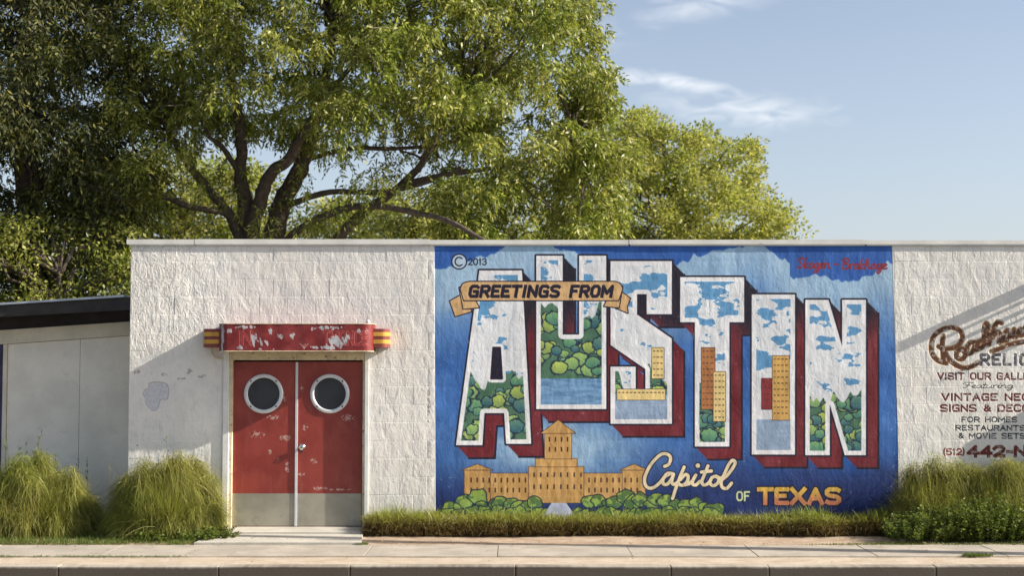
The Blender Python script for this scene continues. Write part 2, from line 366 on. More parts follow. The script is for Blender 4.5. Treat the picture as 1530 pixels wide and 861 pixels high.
    for li, L in enumerate(Ls):
        for pi, pts in enumerate(L):
            cv.poly(pts, NAVY, grow=2.4); cv.poly(pts, (226, 224, 224), grow=-.2)
            cv.poly(pts, pic(li, pts), grow=-7.0)
            # plain blocks of building inside three of the letters
            for (a, b, c, d, col, who) in ((974, 992, 520, 566, tan, 2), (922, 994, 582, 598, tan, 2), (1048, 1068, 520, 612, tan2, 3), (1066, 1084, 556, 630, tan, 3), (1154, 1179, 532, 628, (206, 160, 84), 4), (1138, 1153, 566, 612, (140, 44, 48), 4)):
                if who != li: continue
                cv.poly([(a, c), (b, c), (b, d), (a, d)], NAVY, grow=.7); cv.poly([(a, c), (b, c), (b, d), (a, d)], col)
                yy = c + 5
                while yy < d - 4:
                    cv.stroke([(a + 3, yy), (b - 3, yy)], 2.0, (84, 60, 52), sq=True, op=.75); yy += 9
                xx = a + 6
                while xx < b - 4: cv.stroke([(xx, c + 2), (xx, d - 2)], 2.2, col, sq=True); xx += 6
    cv.poly(hole, (226, 224, 224), grow=6.0); cv.poly(hole, NAVY, grow=1.6)
    # ---- banner
    tanb = lambda x, y: np.array((208, 166, 112.)) + (fbm(x / 12, y / 8, 3, 4)[..., None] - .5) * 30
    for t in ([(672, 450), (690, 440), (700, 440), (704, 466), (680, 473), (676, 462)], [(942, 446), (928, 436), (918, 436), (914, 458), (938, 468), (937, 458)]):
        cv.poly(t, NAVY, grow=1.3); cv.poly(t, tanb, grow=-.3)
    for t in ([(686, 430), (700, 424), (712, 452), (716, 460), (692, 462)], [(930, 428), (916, 422), (906, 450), (902, 458), (925, 460)]):
        cv.poly(t, NAVY, grow=1.3); cv.poly(t, tanb, grow=-.3)
    bn = spline([(688, 432), (692, 424), (702, 421)], 5) + [(918, 421)] + spline([(918, 421), (926, 424), (930, 432)], 5) + [(924, 449), (693, 449)]
    cv.poly(bn, NAVY, grow=1.4); cv.poly(bn, tanb, grow=-.2)
    text(cv, 'GREETINGS', 699, 836, 445.5, 20, 4.9, NAVY, slant=.13, gap=.52)
    text(cv, 'FROM', 850, 915, 445.5, 20, 4.9, NAVY, slant=.13, gap=.52)
    # ---- (c) 2013
    cv.poly([(686 + 12 * math.cos(a / 20 * 6.283), 391 + 12 * math.sin(a / 20 * 6.283)) for a in range(20)], NAVY, grow=.2)
    cv.poly([(686 + 12 * math.cos(a / 20 * 6.283), 391 + 12 * math.sin(a / 20 * 6.283)) for a in range(20)], (176, 198, 216), grow=-1.7)
    cv.stroke([(686 + 6 * math.cos(R(a)), 391 + 6.4 * math.sin(R(a))) for a in range(45, 320, 15)], 2.0, NAVY)
    text(cv, '2013', 699, 727.5, 396.5, 10.5, 1.7, NAVY, sq=False, gap=.4)
    cursive(cv, 'Skagen', 1190, 1240, 401, 7.4, 2.6, (138, 42, 56)); cursive(cv, '-', 1243, 1254, 400, 7, 2.4, (138, 42, 56)); cursive(cv, 'Brakhage', 1257, 1325, 402, 7.4, 2.6, (138, 42, 56))
    # ---- a plain tan hall among painted shrubs
    st = lambda x, y: np.array((196, 150, 86.)) + (fbm(x / 5, y / 20, 3, 14)[..., None] - .5) * 50
    LN = (86, 56, 44)
    def blk(a, b, c, d): cv.poly([(a, c), (b, c), (b, d), (a, d)], LN, grow=.8); cv.poly([(a, c), (b, c), (b, d), (a, d)], st)
    blk(696, 962, 708, 748); blk(694, 732, 703, 750); blk(930, 964, 703, 750); blk(790, 872, 698, 752); blk(800, 862, 686, 698)
    for a, b, c, d in ((690, 736, 703, 694), (926, 968, 703, 694)):
        p = [(a, c), (b, c), ((a + b) / 2, d)]; cv.poly(p, LN, grow=.7); cv.poly(p, st, grow=-.3)
    blk(814, 854, 648, 686); p = [(808, 648), (860, 648), (834, 628)]; cv.poly(p, LN, grow=.7); cv.poly(p, st, grow=-.2)
    for yy, xs in ((718, range(704, 790, 9)), (718, range(880, 960, 9)), (733, range(704, 790, 9)), (733, range(880, 960, 9)), (672, range(821, 852, 9)), (657, range(821, 852, 9)), (710, range(798, 870, 10)), (728, range(798, 870, 10))):
        for x in xs: cv.stroke([(x, yy - 2.4), (x, yy + 2.4)], 2.2, (64, 44, 42), sq=True)
    rr = random.Random(5)
    def shrub(x, y, r):
        pts = [(x + r * (1 + .22 * rr.uniform(-1, 1)) * math.cos(a / 12 * 6.283), y + r * .8 * (1 + .22 * rr.uniform(-1, 1)) * math.sin(a / 12 * 6.283)) for a in range(12)]
        g = lambda X, Y: np.array((112, 142, 70.)) + (sst(.46, .54, fbm(X / 7, Y / 6, 3, 55))[..., None] - .5) * np.array((56, 50, 10.)) + ((Y - y) / r)[..., None] * np.array((-10, -2, 12.))
        pts = spline(pts + [pts[0]], 3); cv.poly(pts, (34, 44, 62), grow=1.2); cv.poly(pts, g, grow=-.4)
    for x in range(672, 1066, 13):
        if 812 < x < 868: continue
        shrub(x + rr.uniform(-4, 4), 752 + rr.uniform(-9, 6) + (8 if x < 690 or x > 1040 else 0), rr.uniform(9, 15))
    for x in range(660, 1066, 12):
        if 820 < x < 862: continue
        shrub(x + rr.uniform(-4, 4), 768 + rr.uniform(-4, 6), rr.uniform(9, 14))
    cv.poly([(824, 752), (846, 752), (872, 790), (800, 790)], lambda X, Y: np.array((186, 192, 214.)) + (fbm(X / 6, Y / 6, 3, 2)[..., None] - .5) * 60)
    # ---- Capitol OF TEXAS
    def tr(pts, ox=950, oy=665, k=4.78): return [(ox + x / k, oy + y / k) for x, y in pts]
    cap = [[(205, 155), (235, 140), (248, 95), (225, 68), (180, 70), (120, 125), (78, 195), (62, 255), (78, 302), (118, 310), (165, 278), (205, 232), (245, 208)],
           [(268, 210), (228, 205), (195, 245), (198, 282), (228, 280), (258, 240), (270, 212), (256, 262), (270, 284), (300, 268)],
           [(345, 160), (318, 225), (290, 300), (262, 385)], [(318, 250), (352, 215), (372, 222), (368, 262), (336, 290), (305, 282)], [(336, 290), (375, 282), (400, 262)],
           [(428, 218), (408, 255), (405, 282), (430, 288), (458, 262)], [(515, 152), (490, 215), (472, 262), (484, 288), (512, 280), (535, 255)], [(468, 196), (540, 188)],
           [(575, 225), (545, 235), (530, 270), (550, 293), (582, 278), (592, 245), (572, 225), (600, 238), (622, 232)], [(600, 262), (650, 222), (690, 170), (710, 130), (692, 112), (665, 140), (635, 205), (610, 265), (618, 305), (650, 312), (684, 275)]]
    caps = [spline(tr(p), 6) for p in cap]
    for p in caps: cv.stroke(p, 8.0, NAVY)
    cv.stroke(tr([(443, 150)]), 10.5, NAVY)
    cream = (222, 204, 166)
    for p in caps: cv.stroke(p, 5.0, cream)
    cv.stroke(tr([(443, 150)]), 7.0, cream)
    text(cv, 'OF', 1100, 1120.5, 749.5, 15, 2.6, (206, 212, 168), gap=.5, outline=(.8, (40, 60, 60)))
    tx = lambda x, y: np.array((214, 170, 72.)) * (1 - sst(732, 754, y))[..., None] + np.array((196, 116, 84.)) * sst(732, 754, y)[..., None]
    text(cv, 'TEXAS', 1131, 1257, 755.5, 27, 6.6, tx, gap=.42, outline=(2.0, NAVY))
    # ---- wear over the mural: brushed streaks, scuffs
    w = cv.win(645, 358, 1348, 815); x, y = cv.PX[w], cv.PY[w]
    st_ = (fbm(x / 5, y / 26, 4, 77) - .5) * .16 + (fbm(x / 60, y / 60, 3, 78) - .5) * .10
    g_ = cv.img[w][..., :3].mean(-1, keepdims=True); cv.img[w][..., :3] = np.clip((g_ + (cv.img[w][..., :3] - g_) * .93) * (1.0 + st_[..., None]) + .012, 0, 1)
    chips = sst(.80, .83, fbm(x / 4, y / 6, 4, 79)) * .35; cv.put(w, chips * cv.img[w][..., 3], (190, 196, 204))
    # ---- the painted sign on the right hand wall
    def tq(pts, ox=1380, oy=470, k=9.57): return [(ox + x / k, oy + y / k) for x, y in pts]
    rd = [[(320, 700), (200, 662), (120, 565), (108, 430), (155, 300), (270, 215), (400, 190), (510, 230), (552, 320), (520, 415), (430, 478), (300, 492), (212, 462)], [(290, 500), (330, 600), (420, 700), (560, 768), (680, 750), (775, 690)], [(275, 310), (262, 450), (272, 560), (282, 690)],
          [(540, 495), (470, 545), (480, 625), (550, 640), (595, 570), (545, 498), (620, 520)], [(725, 405), (655, 410), (620, 490), (650, 560), (700, 520), (738, 420), (728, 500), (775, 500)], [(835, 375), (780, 400), (770, 470), (830, 470), (895, 350), (925, 190), (890, 130), (862, 210), (862, 350), (880, 430), (930, 430)],
          [(1110, 125), (1060, 108), (1010, 180), (965, 310), (930, 430)], [(985, 330), (1040, 260), (1085, 280), (1080, 405), (1130, 380)], [(1190, 230), (1140, 290), (1155, 375), (1215, 350), (1240, 260), (1195, 225), (1260, 250)], [(1290, 215), (1275, 310), (1320, 325), (1375, 210), (1370, 300), (1420, 290)],
          [(1500, 150), (1450, 190), (1500, 240), (1480, 300), (1420, 290)], [(1550, 230), (1620, 160), (1590, 130), (1540, 200), (1560, 280), (1640, 240)], [(970, 530), (1100, 488), (1250, 425), (1440, 395), (1700, 370)]]
    rds = [spline(tq(p), 5) for p in rd]
    for p in rds: cv.stroke(p, 8.2, (150, 112, 52), op=.95)
    for p in rds: cv.stroke(p, 5.6, (92, 56, 36))
    text(cv, 'RELICS', 1463, 1556, 547.5, 19, 4.6, (70, 76, 98), gap=.6); text(cv, 'RELICS', 1463.6, 1556.6, 547, 18, 2.4, (100, 92, 88), gap=.6)
    mar = (98, 32, 34); gy = (48, 54, 58)
    text(cv, 'VISIT OUR GALLERY', 1400, 1559, 568.5, 11.5, 2.6, mar); cursive(cv, 'Featuring', 1437, 1513, 580.5, 4.3, 1.2, gy, slant=.3)
    text(cv, 'VINTAGE NEON', 1406, 1552, 600, 12, 2.9, mar); text(cv, 'SIGNS & DECOR', 1404, 1551, 616.5, 12, 2.9, mar)
    text(cv, 'FOR HOMES', 1436, 1520, 632, 8.8, 2.0, gy); text(cv, 'RESTAURANTS', 1427, 1532, 644.5, 8.8, 2.0, gy); text(cv, '& MOVIE SETS', 1431, 1532, 656.5, 9, 2.0, gy)
    text(cv, '(512)', 1408, 1442, 681.5, 11, 2.6, (140, 74, 62), gap=.3); text(cv, '442-NEON', 1444, 1590, 684.5, 19, 5.2, (104, 46, 38), gap=.34)
    w = cv.win(1380, 465, 1700, 690); x, y = cv.PX[w], cv.PY[w]; cv.img[w][..., 3] *= 1.0 - .35 * sst(.56, .70, fbm(x / 3.5, y / 3.5, 3, 60)); 
    # ---- scuffs on the doors (alpha only inside the doors), the bare patch and stains left of them
    rr = random.Random(9)
    def scuff(cx, cy, sx, sy, n, seed, op=.8, col=(214, 196, 186), thr=.56):
        w = cv.win(cx - sx * 2, cy - sy * 2, cx + sx * 2, cy + sy * 2); x, y = cv.PX[w], cv.PY[w]
        m_ = np.exp(-(((x - cx) / sx) ** 2 + ((y - cy) / sy) ** 2)); v = fbm(x / n, y / n, 4, seed)
        cv.put(w, sst(thr, thr + .05, v * (.45 + .55 * m_) + .12 * m_) * op * (m_ > .05), col)
    for (cx, cy, sx, sy, n, sd) in ((384, 650, 18, 7, 3, 1), (402, 674, 6, 9, 3, 2), (412, 688, 5, 6, 2.5, 3), (428, 700, 4, 14, 2.5, 4), (425, 655, 12, 8, 3, 5), (468, 690, 8, 6, 2.5, 6), (478, 731, 18, 4, 3, 7), (505, 733, 26, 2.4, 3, 8), (423, 594, 4, 12, 2.6, 9), (450, 580, 4, 8, 2.4, 10), (405, 625, 16, 6, 3, 11), (455, 640, 6, 12, 3, 12), (447, 710, 14, 4, 2.4, 13), (520, 625, 14, 8, 2.4, 14)):
        scuff(cx, cy, sx * .9, sy * .9, n * .8, sd, .42, thr=.56)
    pt = spline([(222, 573), (232, 571), (248, 573), (252, 582), (250, 597), (240, 598), (236, 611), (228, 614), (218, 604), (217, 595), (213, 590), (216, 583), (221, 581), (222, 573)], 4)
    cv.poly(pt, (132, 133, 140), grow=.4, op=.6); cv.poly(pt, lambda x, y: np.array((196, 195, 200.)) + (fbm(x / 3, y / 3, 3, 5)[..., None] - .5) * 30, grow=-.8, op=.95)
    for (cx, cy, sx, sy, n, sd) in ((243, 560, 14, 4, 3, 31), (281, 556, 9, 5, 3, 32), (202, 556, 8, 4, 3, 33), (300, 562, 8, 4, 3, 34), (270, 566, 12, 2, 2.4, 35), (205, 668, 2, 4, 2, 36), (640, 600, 3, 50, 3, 37)):
        scuff(cx, cy, sx, sy, n, sd, .6, (120, 116, 112), .5)
    img = bpy.data.images.new('wall_paint', cv.w, cv.h, alpha=True); img.alpha_mode = 'STRAIGHT' if hasattr(img, 'alpha_mode') else img.alpha_mode
    # carry colour past the edges of the paint so that filtering leaves no dark rim
    rgb, al = cv.img[..., :3], cv.img[..., 3:]
    for _ in range(3):
        pr = rgb * (al > 0); acc = pr.copy(); cnt = (al > 0).astype(np.float32)
        for ax, sh in ((0, 1), (0, -1), (1, 1), (1, -1)): acc += np.roll(pr, sh, ax); cnt = cnt + np.roll((al > 0).astype(np.float32), sh, ax)
        new = acc / np.maximum(cnt, 1); rgb = np.where(al > 0, rgb, new); al = np.where((al <= 0) & (cnt > 0), 1e-6, al)
    cv.img[..., :3] = rgb
    img.pixels.foreach_set(cv.img.ravel()); img.update(); img.pack()
    return img
WALL_IMG = paint_wall()

# ------------------------------------------------------------------ materials
def mat(name):
    m = bpy.data.materials.new(name); m.use_nodes = True; nt = m.node_tree; return m, nt, nt.nodes, nt.links, nt.nodes['Principled BSDF']
class NB:
    """small node builder"""
    def __init__(s, nt): s.N = nt.nodes; s.L = nt.links
    def put(s, inp, v):
        if isinstance(v, bpy.types.NodeSocket): s.L.new(v, inp)
        elif v is not None: inp.default_value = v
    def math(s, op, a, b=None, c=None, clamp=False):
        n = s.N.new('ShaderNodeMath'); n.operation = op; n.use_clamp = clamp
        for i, v in enumerate((a, b, c)): s.put(n.inputs[i], v)
        return n.outputs[0]
    def mix(s, f, a, b, blend='MIX'):
        n = s.N.new('ShaderNodeMixRGB'); n.blend_type = blend
        s.put(n.inputs[0], f); s.put(n.inputs[1], a if not isinstance(a, tuple) else (*a[:3], 1)); s.put(n.inputs[2], b if not isinstance(b, tuple) else (*b[:3], 1)); return n.outputs[0]
    def pos(s): return s.N.new('ShaderNodeNewGeometry').outputs['Position']
    def island(s): return s.N.new('ShaderNodeNewGeometry').outputs['Random Per Island']
    def mapping(s, v, scale=(1, 1, 1), loc=(0, 0, 0)):
        n = s.N.new('ShaderNodeMapping'); s.L.new(v, n.inputs[0]); n.inputs['Scale'].default_value = scale; n.inputs['Location'].default_value = loc; return n.outputs[0]
    def noise(s, v, scale, det=4, rough=.55, dist=0.0):
        n = s.N.new('ShaderNodeTexNoise'); s.L.new(v, n.inputs[0]); n.inputs['Scale'].default_value = scale; n.inputs['Detail'].default_value = det
        n.inputs['Roughness'].default_value = rough; n.inputs['Distortion'].default_value = dist; return n.outputs[0]
    def vor(s, v, scale, feat='F1'):
        n = s.N.new('ShaderNodeTexVoronoi'); n.feature = feat; s.L.new(v, n.inputs[0]); n.inputs['Scale'].default_value = scale; return n.outputs['Distance']
    def ramp(s, v, a, b):
        n = s.N.new('ShaderNodeMapRange'); n.interpolation_type = 'SMOOTHSTEP'; s.L.new(v, n.inputs[0]); n.inputs[1].default_value = a; n.inputs[2].default_value = b; return n.outputs[0]
    def bump(s, h, dist, strength=1.0, nrm=None):
        n = s.N.new('ShaderNodeBump'); s.L.new(h, n.inputs['Height']); n.inputs['Distance'].default_value = dist; n.inputs['Strength'].default_value = strength
        if nrm is not None: s.L.new(nrm, n.inputs['Normal'])
        return n.outputs[0]
    def sep(s, v):
        n = s.N.new('ShaderNodeSeparateXYZ'); s.L.new(v, n.inputs[0]); return n.outputs

def simple(name, c, rough=.6, metal=0.0, var=.12, scale=6.0, bump=0.0, bscale=60.0, c2=None, thr=(.55, .7), spec=.4, grime=0.0):
    m, nt, N, L, b = mat(name); k = NB(nt); p = k.pos()
    n1 = k.noise(p, scale, 5); col = k.mix(k.ramp(n1, .3, .7), tuple(x * (1 - var) for x in c), tuple(min(1, x * (1 + var)) for x in c))
    if c2 is not None: col = k.mix(k.ramp(k.noise(p, scale * 2.3, 6, .65), *thr), col, c2)
    if grime: col = k.mix(k.math('MULTIPLY', k.ramp(k.noise(p, 40, 4, .7), .52, .75), grime), col, (.12, .10, .08))
    L.new(col, b.inputs['Base Color']); b.inputs['Roughness'].default_value = rough; b.inputs['Metallic'].default_value = metal
    b.inputs['Specular IOR Level'].default_value = spec
    if bump: L.new(k.bump(k.noise(p, bscale, 5, .6), bump), b.inputs['Normal'])
    return m

def wall_material():
    m, nt, N, L, b = mat('painted_block'); k = NB(nt); p = k.pos(); sx = k.sep(p)
    u = k.math('DIVIDE', k.math('SUBTRACT', sx[0], CX0), CX1 - CX0); v = k.math('DIVIDE', k.math('SUBTRACT', sx[2], CZ0), CZ1 - CZ0)
    cb = N.new('ShaderNodeCombineXYZ'); L.new(u, cb.inputs[0]); L.new(v, cb.inputs[1])
    im = N.new('ShaderNodeTexImage'); im.image = WALL_IMG; im.interpolation = 'Linear'; im.extension = 'CLIP'; L.new(cb.outputs[0], im.inputs[0])
    n_big = k.noise(p, .9, 4); n_mid = k.noise(p, 7, 5, .6); n_f = k.noise(p, 45, 5, .65); vstr = k.noise(k.mapping(p, (9, 9, 1.6)), 1.0, 5, .6)
    white = k.mix(k.ramp(n_big, .35, .65), (.70, .67, .615), (.78, .75, .69))
    white = k.mix(k.math('MULTIPLY', k.ramp(n_mid, .50, .68), .35), white, (.54, .52, .49))
    white = k.mix(k.math('MULTIPLY', k.ramp(vstr, .58, .72), .25), white, (.62, .55, .42))
    pat = k.ramp(k.noise(k.mapping(p, (1, 1, 1.4)), 1.7, 5, .55, .6), .54, .57); white = k.mix(k.math('MULTIPLY', pat, .30), white, (.60, .60, .585))
    drip = k.math('MULTIPLY', k.ramp(k.noise(k.mapping(p, (16, 16, .9)), 1.0, 3, .5), .60, .70), k.ramp(sx[2], 2.9, 3.65)); white = k.mix(k.math('MULTIPLY', drip, .38), white, (.36, .34, .30))
    # splash and damp near the ground, specks where the skin broke
    low = k.ramp(k.math('ADD', sx[2], k.math('MULTIPLY', n_mid, .5)), .75, .30); white = k.mix(k.math('MULTIPLY', low, .35), white, (.42, .39, .32))
    speck = k.ramp(k.noise(p, 17, 6, .75), .70, .76); white = k.mix(k.math('MULTIPLY', speck, .55), white, (.22, .21, .20))
    b.inputs['Roughness'].default_value = .62; b.inputs['Specular IOR Level'].default_value = .3
    # relief: brushed and peeled paint, much rougher at the top left, where coats have lifted
    tl = k.math('MULTIPLY', k.ramp(k.math('ADD', sx[0], k.math('MULTIPLY', n_big, 1.6)), -2.6, -3.6), k.ramp(sx[2], 2.0, 2.6))
    tl = k.math('ADD', tl, k.math('MULTIPLY', k.ramp(n_big, .55, .68), .25), None, True)
    crk = k.math('ABSOLUTE', k.math('SUBTRACT', k.noise(p, 5.5, 6, .62, .9), .5)); crk = k.ramp(crk, .010, .003)
    brk = k.ramp(k.noise(p, 3.1, 3), .50, .58); crk = k.math('MULTIPLY', k.math('MULTIPLY', crk, brk), k.math('ADD', k.math('MULTIPLY', tl, .55), .10), None, True)
    white = k.mix(crk, white, (.20, .18, .165))
    col = k.mix(im.outputs['Alpha'], white, im.outputs['Color']); L.new(col, b.inputs['Base Color'])
    lum = k.noise(k.mapping(p, (1, 1, .55)), 6.5, 3, .5, .6)
    rid = k.noise(k.mapping(p, (1.3, 1, .8)), 15, 4, .6, 1.2)
    fl = k.ramp(k.noise(k.mapping(p, (1, 1, .6)), 5.5, 6, .6, .7), .48, .53)
    fac = k.math('ADD', k.math('MULTIPLY', tl, .9), .55)
    h = k.math('ADD', k.math('MULTIPLY', lum, .9), k.math('MULTIPLY', k.math('MULTIPLY', rid, .8), fac))
    h = k.math('ADD', h, k.math('MULTIPLY', k.math('MULTIPLY', vstr, .5), fac))
    h = k.math('ADD', h, k.math('MULTIPLY', n_f, .10))
    h = k.math('ADD', h, k.math('MULTIPLY', k.math('MULTIPLY', fl, tl), .55))
    h = k.math('ADD', h, k.math('MULTIPLY', k.math('MULTIPLY', k.noise(k.mapping(p, (1.4, 1, .6)), 12, 5, .6, .5), tl), .75))
    # where the mural is the wall was smoothed first
    h = k.math('MULTIPLY', h, k.mix(im.outputs['Alpha'], (1, 1, 1), (.6, .6, .6)))
    L.new(k.bump(h, .0125), b.inputs['Normal'])
    return m
M_WALL = wall_material()

def door_material():
    m, nt, N, L, b = mat('red_door_paint'); k = NB(nt); p = k.pos(); sx = k.sep(p)
    u = k.math('DIVIDE', k.math('SUBTRACT', sx[0], CX0), CX1 - CX0); v = k.math('DIVIDE', k.math('SUBTRACT', sx[2], CZ0), CZ1 - CZ0)
    cb = N.new('ShaderNodeCombineXYZ'); L.new(u, cb.inputs[0]); L.new(v, cb.inputs[1])
    im = N.new('ShaderNodeTexImage'); im.image = WALL_IMG; im.extension = 'CLIP'; L.new(cb.outputs[0], im.inputs[0])
    n1 = k.noise(p, 2.2, 5, .6); n2 = k.noise(k.mapping(p, (1, 1, .35)), 9, 5, .6)
    c = k.mix(k.ramp(n1, .35, .68), (.195, .024, .018), (.27, .042, .029)); c = k.mix(k.math('MULTIPLY', k.ramp(n2, .5, .75), .35), c, (.33, .09, .06))
    sm = k.ramp(k.noise(p, 28, 6, .7), .66, .70); c = k.mix(k.math('MULTIPLY', sm, .22), c, (.55, .34, .28))
    c = k.mix(im.outputs['Alpha'], c, im.outputs['Color']); L.new(c, b.inputs['Base Color'])
    b.inputs['Roughness'].default_value = .42; L.new(k.bump(k.noise(p, 14, 5, .6), .0012), b.inputs['Normal']); return m
M_DOOR = door_material()
M_KICK = simple('kick_plate_metal', (.31, .29, .235), .42, .3, .16, 3.0, .0006, 30, c2=(.28, .26, .215))
M_JAMB = simple('white_trim_paint', (.66, .65, .62), .5, 0, .08, 8, .001, 30, c2=(.45, .42, .36), thr=(.62, .75), grime=.3)
M_LINT = simple('rusty_cream_paint', (.58, .50, .34), .6, 0, .15, 7, .002, 40, c2=(.24, .11, .05), thr=(.56, .68), grime=.5)
M_RING = simple('porthole_ring_metal', (.62, .63, .65), .38, .3, .06, 9)
M_PANE = simple('dark_porthole_pane', (.030, .031, .036), .35, 0, .2, 5, spec=.5)
M_CHROME = simple('worn_chrome', (.75, .74, .70), .22, 1.0, .05, 20)
M_DARK = simple('dark_hole', (.02, .018, .02), .8)
M_COP = simple('coping_metal_paint', (.70, .68, .62), .5, 0, .10, 3, .001, 12, c2=(.40, .38, .34), thr=(.64, .74))
M_ROOF = simple('roof_gravel', (.30, .29, .27), .9, 0, .2, 8, .01, 40)
M_YEL = simple('yellow_stripe_paint', (.56, .30, .045), .45, 0, .18, 12, .001, 30, c2=(.5, .16, .06), thr=(.6, .72))
M_MARN = simple('maroon_stripe_paint', (.20, .045, .038), .45, 0, .18, 12, .001, 30, c2=(.45, .2, .12), thr=(.62, .74))
M_SHED = simple('shed_board_paint', (.82, .76, .655), .65, 0, .08, 2.2, .001, 18, c2=(.72, .66, .57), thr=(.55, .75), grime=.22)
M_SHEDT = simple('shed_trim_paint', (.68, .61, .48), .6, 0, .10, 3, .001, 18, grime=.3)
M_TAR = simple('dark_brown_fascia', (.030, .026, .024), .6, 0, .3, 5)
M_EDGE = simple('galvanised_roof_edge', (.50, .53, .58), .4, .6, .15, 4)
M_NAVY = simple('navy_door_paint', (.045, .04, .10), .55, 0, .4, 6)
M_CONC = simple('sidewalk_concrete', (.37, .325, .265), .85, 0, .15, 2.0, .003, 90, c2=(.29, .255, .205), thr=(.50, .72), grime=.55)
M_CONC2 = simple('apron_concrete', (.46, .43, .365), .85, 0, .10, 3, .002, 90, c2=(.42, .39, .33), thr=(.52, .72), grime=.6)
M_ASPH = simple('asphalt', (.055, .053, .050), .9, 0, .25, 4, .006, 120)
M_BARK = simple('bark', (.085, .062, .048), .9, 0, .3, 9, .02, 22, c2=(.13, .105, .085), thr=(.5, .7))
M_BARKL = simple('pale_twig_bark', (.26, .22, .17), .85, 0, .3, 9, .01, 22)
M_STEEL = simple('grey_painted_steel', (.30, .31, .31), .5, .3, .12, 6)

def kerb_material():
    m, nt, N, L, b = mat('kerb_concrete'); k = NB(nt); p = k.pos(); sx = k.sep(p)
    n = k.noise(p, 3, 5); c = k.mix(k.ramp(n, .3, .7), (.38, .34, .27), (.47, .42, .335))
    # tyre and gutter dirt with runs, plus a street shadow painted into the kerb face
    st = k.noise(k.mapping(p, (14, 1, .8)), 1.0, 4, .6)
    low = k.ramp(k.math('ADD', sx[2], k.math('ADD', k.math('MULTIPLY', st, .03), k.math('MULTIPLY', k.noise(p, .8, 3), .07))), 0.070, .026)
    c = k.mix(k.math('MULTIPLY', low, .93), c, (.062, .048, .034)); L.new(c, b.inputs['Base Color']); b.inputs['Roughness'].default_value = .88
    L.new(k.bump(k.noise(p, 60, 5, .6), .004), b.inputs['Normal']); return m
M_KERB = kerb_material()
def dirt_material(name, a, c_, gr):
    m, nt, N, L, b = mat(name); k = NB(nt); p = k.pos()
    c = k.mix(k.ramp(k.noise(p, 4, 6, .65), .35, .68), a, c_); c = k.mix(k.math('MULTIPLY', k.ramp(k.noise(p, 60, 4, .7), .55, .7), .5), c, (.14, .10, .07))
    c = k.mix(k.math('MULTIPLY', k.ramp(k.noise(p, 2.2, 5, .6), .55, .7), gr), c, (.09, .11, .035))
    L.new(c, b.inputs['Base Color']); b.inputs['Roughness'].default_value = .95; L.new(k.bump(k.noise(p, 40, 6, .7), .012), b.inputs['Normal']); return m
M_DIRT = dirt_material('bare_dirt', (.33, .23, .15), (.46, .35, .25), .15)
M_SAND = dirt_material('sandy_verge', (.42, .33, .235), (.52, .43, .33), .12)
M_LAND = dirt_material('yard_ground', (.10, .09, .05), (.17, .14, .08), .6)

def leaf_material(name, cols, trans=.42, rough=.45, weights=(.35, .75), tcol=1.25, base=None):
    """cols: three leaf colours chosen per leaf"""
    m = bpy.data.materials.new(name); m.use_nodes = True; nt = m.node_tree; N = nt.nodes; L = nt.links; b = N['Principled BSDF']; out = N['Material Output']; k = NB(nt)
    r = k.island(); c = k.mix(k.ramp(r, weights[0] - .25, weights[0]), cols[0], cols[1]); c = k.mix(k.ramp(r, weights[1], weights[1] + .2), c, cols[2])
    p = k.pos(); c = k.mix(k.math('MULTIPLY', k.ramp(k.noise(p, .9, 3), .45, .65), .5), c, k.mix(1.0, c, (.70, .92, .62), 'MULTIPLY'))
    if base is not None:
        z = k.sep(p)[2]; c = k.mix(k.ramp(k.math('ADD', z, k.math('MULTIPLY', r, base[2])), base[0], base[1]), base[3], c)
    L.new(c, b.inputs['Base Color']); b.inputs['Roughness'].default_value = rough; b.inputs['Specular IOR Level'].default_value = .32
    t = N.new('ShaderNodeBsdfTranslucent'); L.new(k.mix(1.0, c, (tcol, tcol * 1.05, .55 * tcol), 'MULTIPLY'), t.inputs[0])
    ms = N.new('ShaderNodeMixShader'); ms.inputs[0].default_value = trans; L.new(b.outputs[0], ms.inputs[1]); L.new(t.outputs[0], ms.inputs[2]); L.new(ms.outputs[0], out.inputs[0]); return m
M_LEAF = leaf_material('pecan_leaf', ((.090, .108, .024), (.205, .220, .042), (.50, .46, .16)), rough=.36)
M_LEAF_SHADE = leaf_material('shade_darkened_leaf', ((.028, .034, .010), (.050, .056, .014), (.17, .15, .03)), trans=.22, rough=.6)  # the shade beside the big tree is put into this leaf colour
M_LEAFY = leaf_material('yellow_green_leaf', ((.17, .175, .045), (.30, .30, .080), (.50, .45, .15)), trans=.45, rough=.55)
M_ORN = leaf_material('ornamental_grass_blade', ((.125, .130, .030), (.26, .255, .055), (.50, .44, .17)), trans=.4, rough=.55)
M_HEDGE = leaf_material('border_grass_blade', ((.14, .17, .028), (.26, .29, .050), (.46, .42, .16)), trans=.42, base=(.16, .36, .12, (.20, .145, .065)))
M_LAWN = leaf_material('short_grass_blade', ((.065, .095, .020), (.11, .145, .030), (.20, .20, .055)), trans=.38)
M_WEED = leaf_material('weed_leaf', ((.075, .10, .022), (.14, .175, .035), (.34, .34, .10)), trans=.38, rough=.5)

